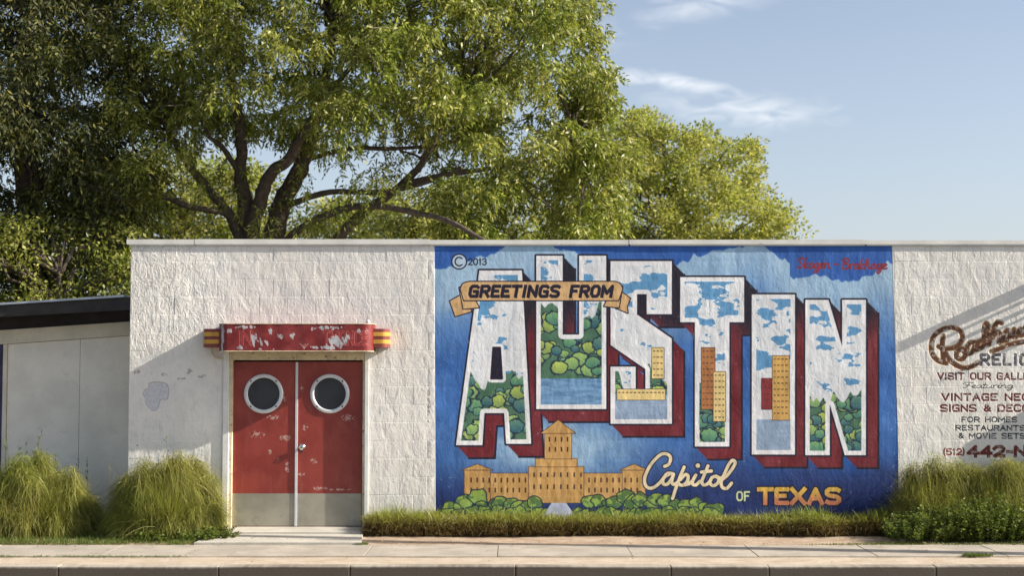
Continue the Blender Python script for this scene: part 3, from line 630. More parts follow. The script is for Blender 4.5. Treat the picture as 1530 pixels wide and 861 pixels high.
# ================================================================== GROUND
KY0, KY1 = -3.16, -2.99      # kerb
LIFT = -0.012
def sheet(name, x0, x1, y0, y1, z, m, nx=1, ny=1, amp=0.0, fr=3.0, label=None, kind='structure', sd=1):
    xs = np.linspace(x0, x1, nx + 1); ys = np.linspace(y0, y1, ny + 1); X, Y = np.meshgrid(xs, ys)
    Z = z + amp * (fbm(X * fr, Y * fr, 4, sd) - .5) * 2
    V = np.stack([X.ravel(), Y.ravel(), Z.ravel()], 1); i = np.arange(ny)[:, None] * (nx + 1) + np.arange(nx)[None]; i = i.ravel()
    o = mesh_np(name, V, np.stack([i, i + 1, i + nx + 2, i + nx + 1], 1), m, smooth=amp > 0); return props(o, label, kind=kind)
sheet('ground', -400, 400, -400, 900, -.30, M_LAND, label='dry ground running out past the buildings')
sheet('yard', -60, 60, -1.37, 90, -.03, M_LAND, 60, 60, .012, .6, label='dark earth and grass behind and beside the building')
sheet('road', -120, 120, -60, KY0, -.145, M_ASPH, label='dark asphalt street in front of the kerb')
sheet('planting_strip', -16, 18, -1.42, .03, -.004, M_DIRT, 340, 20, .014, 1.6, label='bare tan dirt strip between the wall and the sidewalk', sd=4)
sheet('verge', -16, 18, -3.02, -2.36, -.014, M_SAND, 340, 10, .006, 2.0, label='sandy strip between the sidewalk and the kerb', sd=5)
def pave(name, xs, y0, y1, z0, z1, m, root, tilt=.004, gap=.006, bev=.007):
    r_ = random.Random(3)
    for a, b in zip(xs[:-1], xs[1:]):
        q = MB(); q.box(a + gap, b - gap, y0, y1, z0, z1, bev); o = q.build(name, m, root)
        o.location.z += r_.uniform(-tilt, tilt) * .6; o.rotation_euler = (r_.uniform(-1, 1) * .0015, r_.uniform(-1, 1) * .002, 0)
sw = empty('sidewalk', (0, -1.9, 0), 'pale concrete sidewalk of long slabs', kind='structure')
jx = [Pz(p, 822, 0).x for p in (-370, -195, -15, 170, 355, 552, 744, 939, 1120, 1292, 1480, 1670, 1860)]
pave('slab', jx, -2.37, -1.40, -.12, .004, M_CONC, sw, .006, .0035, .0035)
kb = empty('kerb', (0, -3.07, -.15), 'worn concrete kerb with dirt and a painted shadow on its street side', kind='structure')
kx = [Pz(p, 848, 0).x for p in (-500, -180, 85, 325, 522, 770, 1003, 1150, 1400, 1650, 1900)]
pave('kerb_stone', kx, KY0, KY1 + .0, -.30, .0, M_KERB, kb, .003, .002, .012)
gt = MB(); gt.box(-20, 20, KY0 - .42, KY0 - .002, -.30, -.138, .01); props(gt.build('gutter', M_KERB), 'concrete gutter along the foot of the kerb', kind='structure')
ap = empty('door_apron', (P(443, 790).x, -.7, 0), 'pale concrete apron of two slabs before the doors', kind='structure')
xa, xb = P(345, 790).x, P(545, 790).x
q = MB(); q.box(xa - .06, xb + .02, -.50, .08, -.10, .052, .010); q.build('slab', M_CONC2, ap)
q = MB(); q.prism([(xa - .16, -1.385), (xb + .10, -1.385), (xb + .03, -.512), (xa - .08, -.512)], -.1, .030); q.build('slab', M_CONC2, ap)

# ================================================================== THE BUILDING
XL, XR = P(193, 560).x, 9.2
ZT = P(700, 364).z
XM0, XM1 = P(650, 560).x, P(1338, 560).x
NC = 16; CH = ZT / NC; BW = .362
DX0, DX1, DZ1 = P(333, 640).x, P(551, 640).x, P(440, 526).z
bld = empty('building', (0, 4, 0), 'low flat roofed white block building with red double doors and a blue lettered mural', 'building')
def block_mesh(w, h, seed):
    """one concrete block, its painted face proud of the joint"""
    r = np.random.default_rng(seed); nx = 5 if w > .25 else 3; nz = 4
    e, e2 = .0045, .011; us = np.array([0.0, e, w - e, w]) if w < .12 else np.array([0.0, e, e2, w - e2, w - e, w]); vs = np.array([0.0, e, h - e, h]) if h < .08 else np.array([0.0, e, e2, h - e2, h - e, h])
    X, Z = np.meshgrid(us, vs); Y = np.zeros_like(X); Y[1:-1, 1:-1] = -.0013
    Y[1:-1, 1:-1] += (X[1:-1, 1:-1] / w - .5) * r.normal(0, .0006) + (Z[1:-1, 1:-1] / h - .5) * r.normal(0, .0006)
    V = np.stack([X.ravel(), Y.ravel(), Z.ravel()], 1); n = len(us); mm = len(vs); i = (np.arange(mm - 1)[:, None] * n + np.arange(n - 1)[None]).ravel()
    Fc = [tuple(int(v) for v in f) for f in np.stack([i, i + 1, i + n + 1, i + n], 1)]
    k0 = len(V); V = np.vstack([V, [(0, 0, 0), (w, 0, 0), (w, 0, h), (0, 0, h), (0, .19, 0), (w, .19, 0), (w, .19, h), (0, .19, h)]])
    Fc += [(k0 + a, k0 + (a + 1) % 4, k0 + 4 + (a + 1) % 4, k0 + 4 + a) for a in range(4)]
    me = bpy.data.meshes.new('block'); me.from_pydata(V.tolist(), [], Fc); me.polygons.foreach_set('use_smooth', [True] * ((n - 1) * (mm - 1)) + [False] * 4)
    me.update(); me.materials.append(M_WALL); return me
_cache = {}
def block(x0, x1, z0, z1, kind=None):
    w, h = round(x1 - x0, 3), round(z1 - z0, 3)
    if w < .03 or h < .03: return
    key = (w, h, random.randrange(6)); me = _cache.get(key)
    if me is None: me = _cache[key] = block_mesh(w, h, len(_cache) + 1)
    o = place('block', me, (x0, random.uniform(-.0009, .0009), z0), bld)
    o.rotation_euler = (random.uniform(-.002, .002), 0, random.uniform(-.0018, .0018))
def run(xa, xb, off, z0, z1):
    e = [xa]; x = math.ceil((xa + .07 - off) / BW) * BW + off
    while x < xb - .07: e.append(x); x += BW
    e.append(xb)
    for a, b in zip(e[:-1], e[1:]): block(a, b, z0, z1)
def course(xa, xb, off, z0, z1):
    if xa < DX0 < xb and z0 < DZ1:
        run(xa, DX0, off, z0, z1); run(DX1, xb, off, z0, z1)
        if z1 > DZ1 + .02: run(DX0, DX1, off, DZ1, z1)
    else: run(xa, xb, off, z0, z1)
for c in range(NC):
    off = (c % 2) * BW / 2
    course(XL, XM0, off, c * CH, (c + 1) * CH); course(XM1, XR - .9, off + .07, c * CH, (c + 1) * CH)
# far end of the front, out of the picture: the rest of the blocks as one mass
def relief(xa, xb, z0, z1, name, step=.02):
    nx = int((xb - xa) / step); nz = int((z1 - z0) / step); X, Z = np.meshgrid(np.linspace(xa, xb, nx + 1), np.linspace(z0, z1, nz + 1))
    ci = np.floor(Z / CH - 1e-6); fz = Z - ci * CH; dz = np.minimum(fz, CH - fz); ox = (np.mod(ci, 2)) * BW / 2; bi = np.floor((X - ox) / BW); fx = X - ox - bi * BW; dx = np.minimum(fx, BW - fx)
    j = np.minimum(dx, dz); fill = sst(.35, .6, fbm(X * 1.5, Z * 1.5, 3, 8))
    Y = -.0014 * sst(.0, .022, j) * (.25 + .75 * fill) - .0014 * (1 - (.25 + .75 * fill)) + (hsh(bi, ci, 3) - .5) * .0012 * sst(0, .02, j) + (fbm(X * 4, Z * 3, 4, 12) - .5) * .003
    V = np.stack([X.ravel(), Y.ravel(), Z.ravel()], 1); i = (np.arange(nz)[:, None] * (nx + 1) + np.arange(nx)[None]).ravel()
    return mesh_np(name, V, np.stack([i, i + 1, i + nx + 2, i + nx + 1], 1), M_WALL, bld, smooth=True)
mu = relief(XM0, XM1, .0, ZT, 'mural'); mu['label'] = 'blue mural on painted blocks with big outlined letters, a tan banner and painted shrubs'
props(relief(XR - .9, XR, 0, ZT, 'block_wall_end', .04), kind='stuff')
q = MB(); q.box(XL + .003, XR, .185, .20, 0, ZT); q.build('inner_wall', M_DARK, bld)
q = MB(); q.box(XL, XL + .18, .19, 7.0, 0, ZT); q.build('side_wall', M_SHED, bld)
q = MB(); q.box(XR - .18, XR, .192, 7.0, 0, ZT); q.build('side_wall', M_SHED, bld)
q = MB(); q.box(XL, XR, 7.0, 7.2, 0, ZT); q.build('rear_wall', M_SHED, bld)
q = MB(); q.box(XL + .18, XR - .18, .2, 7.0, ZT - .45, ZT - .35); q.build('roof', M_ROOF, bld)
# coping: folded metal lengths lapped end to end
cx = [193.5, 292, 641, 940, 1293, 1640, 1860]; zc0 = P(765, 364).z
for i, (a, b) in enumerate(zip(cx[:-1], cx[1:])):
    xa_, xb_ = P(a, 360).x, min(P(b, 360).x, XR + .03); lift = (i % 2) * .006
    dz = -.022 * max(0, (a - 700) / 830.0)
    o = MB().prism([(xa_ - (.0 if i else .03), -.028 - lift * .4), (xb_ - .002, -.028 - lift * .4), (xb_ - .002, .26), (xa_ - (.0 if i else .03), .26)], zc0 - .012 + dz * 0, zc0 + .052 + lift - .016 * (i / 5.0)).build('coping', M_COP, bld)
    q = MB(); q.box(xa_ + .01, xb_ - .01, -.020, -.004, zc0 - .030, zc0 - .014); q.build('coping_drip', M_COP, bld)

# ---- door frame
fr = empty('door_frame', (0, 0, 0)); fr.parent = bld; fr.location = Vector((P(443, 790).x, 0, 0)) - Vector(bld.location)
YD = .065
zt = P(443, 541, YD).z; zb = .056
def xr(p, Y=0.0): return P(p, 650, Y).x
q = MB(); q.box(DX0 + .002, xr(342), -.026, .19, .0, DZ1 + .0, .004); q.build('jamb', M_JAMB, fr)
q = MB(); q.box(xr(342) + .001, xr(346.5), .004, .19, .0, DZ1 - .10, .003); q.build('jamb_stop', M_LINT, fr)
q = MB(); q.box(xr(545), DX1 - .002, -.022, .19, .0, DZ1 + .0, .004); q.build('jamb', M_JAMB, fr)
q = MB(); q.box(xr(541.5), xr(545) - .001, .004, .19, .0, DZ1 - .10, .003); q.build('jamb_stop', M_LINT, fr)
zl0 = P(443, 538.5).z
q = MB(); q.box(xr(342) + .003, xr(443) - .002, -.018, .19, zl0, DZ1 - .003, .004); q.build('lintel', M_LINT, fr)
q = MB(); q.box(xr(443) + .002, xr(545) - .003, -.016, .19, zl0, DZ1 - .003, .004); q.build('lintel', M_LINT, fr)
q = MB(); q.box(xr(346), xr(542), .02, .19, .0, zb - .006, .004); q.build('threshold', M_CONC2, fr)
# ---- two leaves
def leaf(pa, pb, lab, knob=None):
    a, b = P(pa, 650, YD).x, P(pb, 650, YD).x
    d = empty('door', (0, 0, 0)); d.parent = bld; d['label'] = lab; d.location = Vector(((a + b) / 2, YD, zb)) - Vector(bld.location)
    cxp = {True: 394, False: 493}[pa < 400]; c = P(cxp, 588.7, YD)
    ro, ri = .254, .205
    # leaf skin with a round hole: outer rectangle bridged to the circle
    k = 48; zz = P(0, 738, YD).z
    ring = [(c.x + ri * math.cos(2 * math.pi * j / k), c.z + ri * math.sin(2 * math.pi * j / k)) for j in range(k)]
    def rim(j):
        w = 2 * math.pi * j / k; dx, dz = math.cos(w), math.sin(w); ts = []
        if dx > 1e-9: ts.append((b - c.x) / dx)
        if dx < -1e-9: ts.append((a - c.x) / dx)
        if dz > 1e-9: ts.append((zt - c.z) / dz)
        if dz < -1e-9: ts.append((zb - c.z) / dz)
        t = min(ts); return (c.x + dx * t, c.z + dz * t)
    out = [rim(j) for j in range(k)]
    vs = [(x, YD, z) for x, z in ring] + [(x, YD, z) for x, z in out] + [(x, YD + .045, z) for x, z in ring]
    fs = [(j, (j + 1) % k, k + (j + 1) % k, k + j) for j in range(k)] + [(j, 2 * k + j, 2 * k + (j + 1) % k, (j + 1) % k) for j in range(k)]
    q = MB(); q.add(vs, fs)
    cor = [(a, YD, zb), (b, YD, zb), (b, YD, zt), (a, YD, zt)]
    for X, Z in ((a, zb), (b, zb), (b, zt), (a, zt)):           # the four corners the fan leaves open
        js = [j for j in range(k)]; best = None
        for j in js:
            p0, p1 = out[j], out[(j + 1) % k]
            if (abs(p0[0] - X) < 1e-6 and abs(p1[1] - Z) < 1e-6) or (abs(p0[1] - Z) < 1e-6 and abs(p1[0] - X) < 1e-6): best = (p0, p1)
        if best: q.add([(best[0][0], YD, best[0][1]), (X, YD, Z), (best[1][0], YD, best[1][1])], [(0, 1, 2)])
    q.add([(a, YD, zb), (a, YD + .045, zb), (a, YD + .045, zt), (a, YD, zt)], [(0, 1, 2, 3)]); q.add([(b, YD, zb), (b, YD + .045, zb), (b, YD + .045, zt), (b, YD, zt)], [(0, 1, 2, 3)])
    q.build('door_leaf', M_DOOR, d)
    q = MB(); q.box(a + .004, b - .004, YD - .0045, YD - .001, zb + .006, zz, .001); q.build('kick_plate', M_KICK, d)
    q = MB(); q.lathe((c.x, YD, c.z), [(ri, .03), (ri, -.012), (ri + .008, -.018), (ro - .012, -.018), (ro, -.010), (ro, -.001)], 56); q.build('window_ring', M_RING, d)
    q = MB(); q.lathe((c.x, YD + .012, c.z), [(.0005, 0), (ri + .002, 0)], 48); q.build('window_pane', M_PANE, d)
    for w in (45, 135, 225, 315):
        q = MB(); rr_ = (ro + ri) / 2; q.lathe((c.x + rr_ * math.cos(R(w)), YD - .018, c.z + rr_ * math.sin(R(w))), [(.0005, -.006), (.008, -.005), (.011, 0)], 10); q.build('screw', M_DARK, d)
    if knob:
        kc = P(knob[0], knob[1], YD)
        q = MB(); q.lathe((kc.x, YD, kc.z), [(.042, -.001), (.042, -.006), (.026, -.012), (.014, -.016), (.014, -.026), (.030, -.032), (.038, -.042), (.036, -.050), (.022, -.056), (.0005, -.058)], 24); q.build('knob', M_CHROME, d)
        q = MB(); q.lathe((kc.x, YD - .0585, kc.z), [(.0005, -.001), (.008, 0)], 12); q.build('keyhole', M_DARK, d)
        q = MB(); q.lathe((kc.x, YD, kc.z - .055), [(.0005, -.006), (.012, -.004), (.012, -.001)], 12); q.build('lock_pin', M_DARK, d)
    else:
        q = MB(); q.box(P(441.2, 650, YD).x, P(444.8, 650, YD).x, YD - .016, YD + .03, zb + .004, zt - .004, .002); q.build('astragal', M_RING, d)
leaf(346.8, 442.4, 'left red door leaf with a chipped middle and the metal edge strip')
leaf(443.2, 541.2, 'right red door leaf with the round chrome knob', (451.3, 668.5))

# ---- marquee over the doors
def sign_image():
    Wd, Hd = 2.9, .36; cv = Canvas(0, Wd, 0, Hd, 300, wall=False)
    w = (slice(None), slice(None)); x, y = cv.PX, -cv.PY
    base = np.array((122, 40, 38.)) + (fbm(x * 6, y * 9, 4, 1)[..., None] - .5) * 46
    cv.put(w, np.ones(x.shape), base)
    # letters that once stood here show as thin pale outlines
    pale = (196, 150, 142); X0 = .42
    for st, a, b in (('IN', .20, .42), ('TMONCE', 1.42, 2.08)):
        text(cv, st, X0 + a, X0 + b, -.075, .20, .034, pale, gap=.35, op=.55); text(cv, st, X0 + a, X0 + b, -.081, .188, .020, (150, 38, 36), gap=.35)
    for dx in (-.05, -.02, .015, .05): cv.stroke([(X0 + 1.16, -.035), (X0 + 1.16 + dx, -.095), (X0 + 1.16 + dx * 1.3, -.10)], .006, (205, 170, 165))
    # white primer where the red has flaked away
    den = np.zeros(x.shape)
    for cx_, cy_, sx_, sy_, am in ((.40, .2, .028, .30, .75), (.52, .27, .05, .06, .5), (.86, .14, .045, .13, .62), (.72, .32, .20, .03, .5), (1.02, .12, .13, .07, .5), (1.22, .20, .09, .06, .58), (1.42, .22, .10, .05, .45), (.66, .05, .12, .03, .5), (2.05, .13, .12, .10, .62), (2.2, .18, .05, .12, .5), (1.86, .05, .22, .03, .55), (1.95, .31, .30, .035, .58), (2.34, .26, .08, .05, .4), (1.0, .03, .2, .02, .45), (1.1, .25, .06, .1, .45), (2.46, .2, .05, .2, .35), (.34, .04, .05, .05, .5)):
        den = np.maximum(den, am * np.exp(-((x - cx_) / sx_) ** 2 - ((y - cy_) / sy_) ** 2))
    v = fbm(x * 26 + y * 8, y * 11, 5, 17); mk = sst(.56, .62, v * .62 + den * .62 + .06 * fbm(x * 60, y * 60, 2, 3))
    cv.put(w, mk, np.array((176, 174, 176.)) + (fbm(x * 30, y * 30, 3, 9)[..., None] - .5) * 40)
    cv.put(w, sst(.66, .7, fbm(x * 40, y * 40, 3, 22)) * .5, (96, 24, 26))
    img = bpy.data.images.new('marquee_paint', cv.w, cv.h, alpha=False); cv.img[..., 3] = 1; img.pixels.foreach_set(cv.img.ravel()); img.update(); img.pack(); return img
def sign_material():
    m, nt, N, L, b = mat('flaking_red_sign_paint'); k = NB(nt); uv = N.new('ShaderNodeUVMap'); im = N.new('ShaderNodeTexImage'); im.image = sign_image(); im.extension = 'EXTEND'
    L.new(uv.outputs[0], im.inputs[0]); L.new(im.outputs[0], b.inputs['Base Color']); b.inputs['Roughness'].default_value = .45
    p = k.pos(); h = k.math('ADD', im.outputs[0], k.math('MULTIPLY', k.noise(p, 9, 4), .6)); L.new(k.bump(h, .0025), b.inputs['Normal']); return m
def marquee():
    DP = .36; f0, f1 = P(325, 485, -DP), P(557, 525, -DP); x0, x1 = f0.x, f1.x; z1, z0 = P(440, 484.5, -DP).z, P(440, 525.5, -DP).z
    root = empty('marquee_sign', ((x0 + x1) / 2, 0, z0), 'flaking red metal marquee box with rounded ends over the double doors', 'sign')
    r = .13; pts = [(x0, -.004)]; 
    for i in range(9): w = math.pi + i / 8 * math.pi / 2; pts.append((x0 + r + r * math.cos(w), -DP + r + r * math.sin(w)))
    for i in range(1, 24): pts.append((x0 + r + (x1 - x0 - 2 * r) * i / 24, -DP + .004 * math.sin(i * 1.7)))
    for i in range(9): w = 1.5 * math.pi + i / 8 * math.pi / 2; pts.append((x1 - r + r * math.cos(w), -DP + r + r * math.sin(w)))
    pts.append((x1, -.004))
    s = [0.0]
    for a, b in zip(pts[:-1], pts[1:]): s.append(s[-1] + math.dist(a, b))
    n = len(pts); V = []; UV = []; rows = [0, .12, .5, .88, 1.0]
    for v in rows:
        for (x, y), u in zip(pts, s): V.append((x, y, z0 + (z1 - z0) * v)); UV.append((u / s[-1], v))
    Fc = [(j * n + i, j * n + i + 1, (j + 1) * n + i + 1, (j + 1) * n + i) for j in range(len(rows) - 1) for i in range(n - 1)]
    ms = sign_material(); o = mesh_np('sign_face', V, Fc, ms, root, smooth=True); uvl = o.data.uv_layers.new(name='UVMap')
    for l in o.data.loops: uvl.data[l.index].uv = UV[l.vertex_index]
    q = MB(); q.prism(pts, z1 - .004, z1 + .006); q.build('top_cover', M_MARN, root); q = MB(); q.prism([(x, y * .985) for x, y in pts], z0 + .003, z0 + .012); q.build('soffit', M_LINT, root)
    # folded lip under the face, dented
    q = MB(); q.tube([(x, y, z0 + .002) for x, y in pts], .007, 6); q.build('bottom_lip', M_LINT, root)
    q = MB(); q.tube([(x, y, z1 + .004) for x, y in pts], .006, 6); q.build('top_lip', M_LINT, root)
    # striped fins at both ends
    for sgn, pe, lab in ((-1, 302, 'striped fin at the left end, in shade'), (1, 580, 'striped fin at the right end, sunlit')):
        dp = .26; xe = P(pe, 505, -dp).x; xi = x0 + .002 if sgn < 0 else x1 - .002; za, zb_ = P(440, 519.5, -dp).z, P(440, 491.5, -dp).z
        rr_ = .09; pl = [(xi, -.004), (xi, -dp)]; 
        for i in range(7): w = -math.pi / 2 + i / 6 * math.pi / 2; pl.append((xe - sgn * rr_ + sgn * rr_ * math.cos(w), -dp + rr_ + rr_ * math.sin(w)))
        pl.append((xe, -.004)); q = MB(); q.prism(pl, za, zb_); f = q.build('end_fin', M_MARN, root, lab)
        hh = zb_ - za
        for t in (.20, .60):
            g = .003; po = [(x if abs(x - xi) < 1e-6 else x + sgn * g, y - g if y < -.01 else y) for x, y in pl]
            q = MB(); q.prism(po, za + hh * t, za + hh * (t + .22)); q.build('stripe', M_YEL, f)
    pa = P(317, 521); q = MB(); q.tube([(pa.x, -.06, P(0, 520).z), (pa.x + .01, -.05, P(0, 528).z), (pa.x + .05, -.03, P(0, 535).z), (pa.x + .14, -.03, P(0, 536.5).z)], .011, 8); q.build('conduit', M_LINT, root)
    pb = P(567, 521); q = MB(); q.tube([(pb.x, -.05, P(0, 520).z), (pb.x - .03, -.03, P(0, 529).z)], .008, 8); q.build('bolt_rod', M_STEEL, root)
    bl = P(550, 481, -.2); q = MB(); q.lathe((bl.x, -.2, z1 + .03), [(.0005, -.035), (.02, -.028), (.03, 0), (.02, .028), (.0005, .035)], 14); q.tube([(bl.x, -.2, z1), (bl.x, -.2, z1 + .02)], .012, 8); q.build('lamp_cap', M_RING, root)
marquee()

# ---- iron arms and an unseen cabinet, added to cast shade, on the wall just past the right edge of the picture; their shadows fall on the painted sign
def arms():
    xw = P(1600, 400).x; root = empty('wall_bracket', (xw, 0, P(1600, 440).z), 'grey steel outrigger arms bolted high on the wall past the painted sign', 'bracket')
    for y0, th, out in ((392, .17, .36), (415, .035, .27), (428, .050, .25), (440, .030, .24), (454, .075, .22), (476, .025, .27)):
        z = P(1600, y0).z; g = .62
        q = MB(); vs = []
        for x in (xw, xw + .03):
            for (t, zz) in ((0, z - th), (-out, z - th * .72 + g * out), (-out, z + g * out), (0, z)): vs.append((x, t - .004, zz))
        q.add(vs, [(0, 1, 2, 3), (7, 6, 5, 4), (0, 4, 5, 1), (1, 5, 6, 2), (2, 6, 7, 3), (3, 7, 4, 0)]); q.build('arm', M_STEEL, root)
    q = MB(); q.box(xw - .03, xw + .06, -.012, -.003, P(1600, 485).z, P(1600, 385).z, .002); q.build('wall_plate', M_STEEL, root)
    c = P(1668, 600); root = empty('added_cabinet', (c.x, 0, c.z), 'unseen grey steel cabinet added for its shadow on the wall right of the painted sign', 'cabinet')
    z1 = P(1640, 552).z; z0 = P(1640, 690).z; x0, x1 = P(1640, 600).x, P(1700, 600).x
    q = MB(); q.box(x0, x1, -.28, -.003, z0, z1, .006); q.build('cabinet_body', M_STEEL, root); q = MB(); q.box(x0 + .03, x1 - .03, -.292, -.281, z0 + .04, z1 - .04, .003); q.build('cabinet_door', M_STEEL, root)
    q = MB(); q.tube([((x0 + x1) / 2, -.12, z1), ((x0 + x1) / 2, -.12, ZT + .5)], .025, 10); q.build('conduit', M_STEEL, root)
arms()

def pole():
    x, y = 10.4, -2.93; root = empty('utility_pole', (x, y, 0), 'wooden utility pole on the verge past the right edge, throwing its shadow down the sidewalk', 'pole')
    q = MB(); q.tube([(x, y, -.3), (x + .02, y, 4), (x, y + .01, 8.2)], [.15, .13, .10], 14); q.build('post', M_BARK, root)
    q = MB(); q.box(x - .16, x + .16, y - .19, y - .15, 6.6, 7.1, .02); q.build('cable_box', M_STEEL, root)
pole()

# ================================================================== THE LOW SHED AT THE LEFT
def shed():
    YS = .95; root = empty('shed', (P(60, 700, YS).x, YS, 0), 'low shed with cream board front and dark slanting roof edge left of the white building', 'shed')
    YO = .42
    def ln(pa, pb, Y):
        a, b = P(*pa, Y), P(*pb, Y); return lambda x: a.z + (b.z - a.z) * (x - a.x) / (b.x - a.x)
    xl = -9.5; xr_ = XL - .006
    top = ln((0, 453), (193, 440.5), YO); fb = ln((0, 474), (193, 463), YO); wt = ln((0, 494), (193, 481), YS); tb = ln((0, 515), (193, 501.5), YS)
    q = MB(); q.prism([(xl, YO), (xr_, YO), (xr_, YO + .03), (xl, YO + .03)], fb, lambda x: top(x) - .03); q.build('fascia', M_TAR, root)
    q = MB(); q.prism([(xl, YO - .035), (xr_ - .18, YO - .035), (xr_ - .18, YO + .2), (xl, YO + .2)], lambda x: top(x) - .028, top); q.build('roof_edge', M_EDGE, root)
    q = MB(); q.prism([(xl, YO + .033), (xr_, YO + .033), (xr_, 6.0), (xl, 6.0)], lambda x: top(x) - .10, lambda x: top(x) - .032); q.build('roof', M_TAR, root)
    q = MB(); q.prism([(xl, YS + .02), (xr_, YS + .02), (xr_, YS + .06), (xl, YS + .06)], -.02, lambda x: top(x) - .12); q.build('wall_backing', M_TAR, root)
    xj0, xj1, xp1 = P(4.5, 600, YS).x, P(10, 600, YS).x, P(118.5, 600, YS).x
    q = MB(); q.prism([(xl, YS - .026), (xr_, YS - .026), (xr_, YS + .018), (xl, YS + .018)], tb, wt); q.build('trim_board', M_SHEDT, root)
    q = MB(); q.prism([(xj0, YS - .03), (xj1, YS - .03), (xj1, YS + .018), (xj0, YS + .018)], 0, lambda x: tb(x) - .004); q.build('corner_board', M_SHEDT, root)
    for a, b in ((xj1 + .006, xp1 - .003), (xp1 + .003, xr_)):
        q = MB(); q.prism([(a, YS), (b, YS), (b, YS + .016), (a, YS + .016)], .0, lambda x: tb(x) - .006); q.build('panel', M_SHED, root)
    xo = P(-110, 600, YS).x
    q = MB(); q.box(xo, xj0 - .06, YS + .004, YS + .018, .0, P(0, 540, YS).z); q.build('door', M_DARK, root)
    q = MB(); q.box(xj0 - .058, xj0 - .002, YS - .01, YS + .018, .3, P(0, 517, YS).z, .004); q.build('door_post', M_NAVY, root)
    q = MB(); q.prism([(xl, YS), (xo, YS), (xo, YS + .016), (xl, YS + .016)], .0, lambda x: tb(x) - .006); q.build('panel', M_SHED, root)
    q = MB(); q.box(P(121, 0, YS).x, P(122.5, 0, YS).x, YS - .012, YS, P(0, 705, YS).z, P(0, 698, YS).z); q.build('latch', M_DARK, root)
shed()

# ================================================================== LEAVES, TREES
def leafquads(B, Dn, Nn, Ln, Wn):
    """diamond leaves: base B, direction Dn, side vector Nn"""
    m_ = B + Dn * (Ln * .45)[:, None]; s = Nn * (Wn * .5)[:, None]
    V = np.stack([B, m_ + s, B + Dn * Ln[:, None], m_ - s], 1).reshape(-1, 3); i = np.arange(len(B))[:, None] * 4
    return V, i + np.array([[0, 1, 2, 3]])
def unit(a): return a / np.maximum(np.linalg.norm(a, axis=1, keepdims=True), 1e-9)
def inpoly(x, y, pts):
    ins = np.zeros(x.shape, bool); n = len(pts)
    for i in range(n):
        ax, ay = pts[i]; bx, by = pts[(i + 1) % n]
        if ay != by: ins ^= ((ay > y) != (by > y)) & (x < (bx - ax) * (y - ay) / (by - ay) + ax)
    return ins
def Pn(px, py, Y):
    u = (px - 765.0) / F; v = (430.5 - py) / F; k = (Y + D) / (CT - v * ST); return np.stack([u * k, Y, H + k * (ST + v * CT)], 1)
def clumps(poly_, n, Yc, Rd, r, holes=()):
    xs = [p[0] for p in poly_]; ys = [p[1] for p in poly_]; cx_, cy_ = (min(xs) + max(xs)) / 2, (min(ys) + max(ys)) / 2; rx, ry = (max(xs) - min(xs)) / 2, (max(ys) - min(ys)) / 2
    out = np.zeros((0, 3))
    while len(out) < n:
        x = r.uniform(min(xs), max(xs), 4000); y = r.uniform(min(ys), max(ys), 4000); ok = inpoly(x, y, poly_)
        for (hx, hy, hr, hs) in holes: ok &= ~((((x - hx) / hr) ** 2 + ((y - hy) / hs) ** 2) < 1)
        x, y = x[ok], y[ok]; rr_ = ((x - cx_) / rx) ** 2 + ((y - cy_) / ry) ** 2; dep = Rd * np.sqrt(np.maximum(.12, 1 - rr_)) * r.uniform(-1, 1, len(x))
        out = np.vstack([out, Pn(x, y, Yc + dep)])
    return out[:n]
def compound(C, per, r, crad, rl, LL, LW, nl=9, droop=.8):
    """C clump centres; `per` drooping compound leaves each"""
    n = len(C) * per; c = np.repeat(C, per, 0); sz = np.repeat(r.uniform(.65, 1.35, len(C)), per)[:, None]
    off = unit(r.normal(size=(n, 3))) * (r.uniform(0, 1, (n, 1)) ** .5) * crad * sz * np.array([1, 1, .62]); b = c + off
    d = unit(off * 1.2 + r.normal(size=(n, 3)) * .3 + np.array([0, 0, -.25])); ln = rl * r.uniform(.7, 1.3, n)
    Bs, Ds, Ns, Ls_, Ws = [], [], [], [], []
    side = unit(np.cross(d, r.normal(size=(n, 3)) * .5 + np.array([0, 0, 1.0])))
    for k in range(nl):
        last = (k == nl - 1); t = 1.0 if last else (.25 + .75 * (k // 2) / max(1, (nl - 1) // 2)); s = 0 if last else (1 if k % 2 else -1)
        pb = b + d * (ln * t)[:, None] + np.array([0, 0, -1.0]) * (droop * ln * t * t)[:, None]
        dd = unit(d * (.55 if not last else 1) + side * (s * .9) + np.array([0, 0, -1.0]) * (.35 + .7 * t * droop) + r.normal(size=(n, 3)) * .18)
        nn = unit(np.cross(dd, r.normal(size=(n, 3)) * .6 + d))
        Bs.append(pb); Ds.append(dd); Ns.append(nn); Ls_.append(LL * r.uniform(.7, 1.25, n)); Ws.append(LW * r.uniform(.7, 1.3, n))
    return leafquads(np.vstack(Bs), np.vstack(Ds), np.vstack(Ns), np.concatenate(Ls_), np.concatenate(Ws))
def scatter_leaves(C, per, r, crad, LL, LW, flat=.8):
    n = len(C) * per; c = np.repeat(C, per, 0); sz = np.repeat(r.uniform(.6, 1.4, len(C)), per)[:, None]
    off = unit(r.normal(size=(n, 3))) * (r.uniform(0, 1, (n, 1)) ** .45) * crad * sz * np.array([1, 1, flat])
    d = unit(off + r.normal(size=(n, 3)) * .5 * crad); nn = unit(np.cross(d, r.normal(size=(n, 3))))
    return leafquads(c + off, d, nn, LL * r.uniform(.7, 1.3, n), LW * r.uniform(.7, 1.3, n))
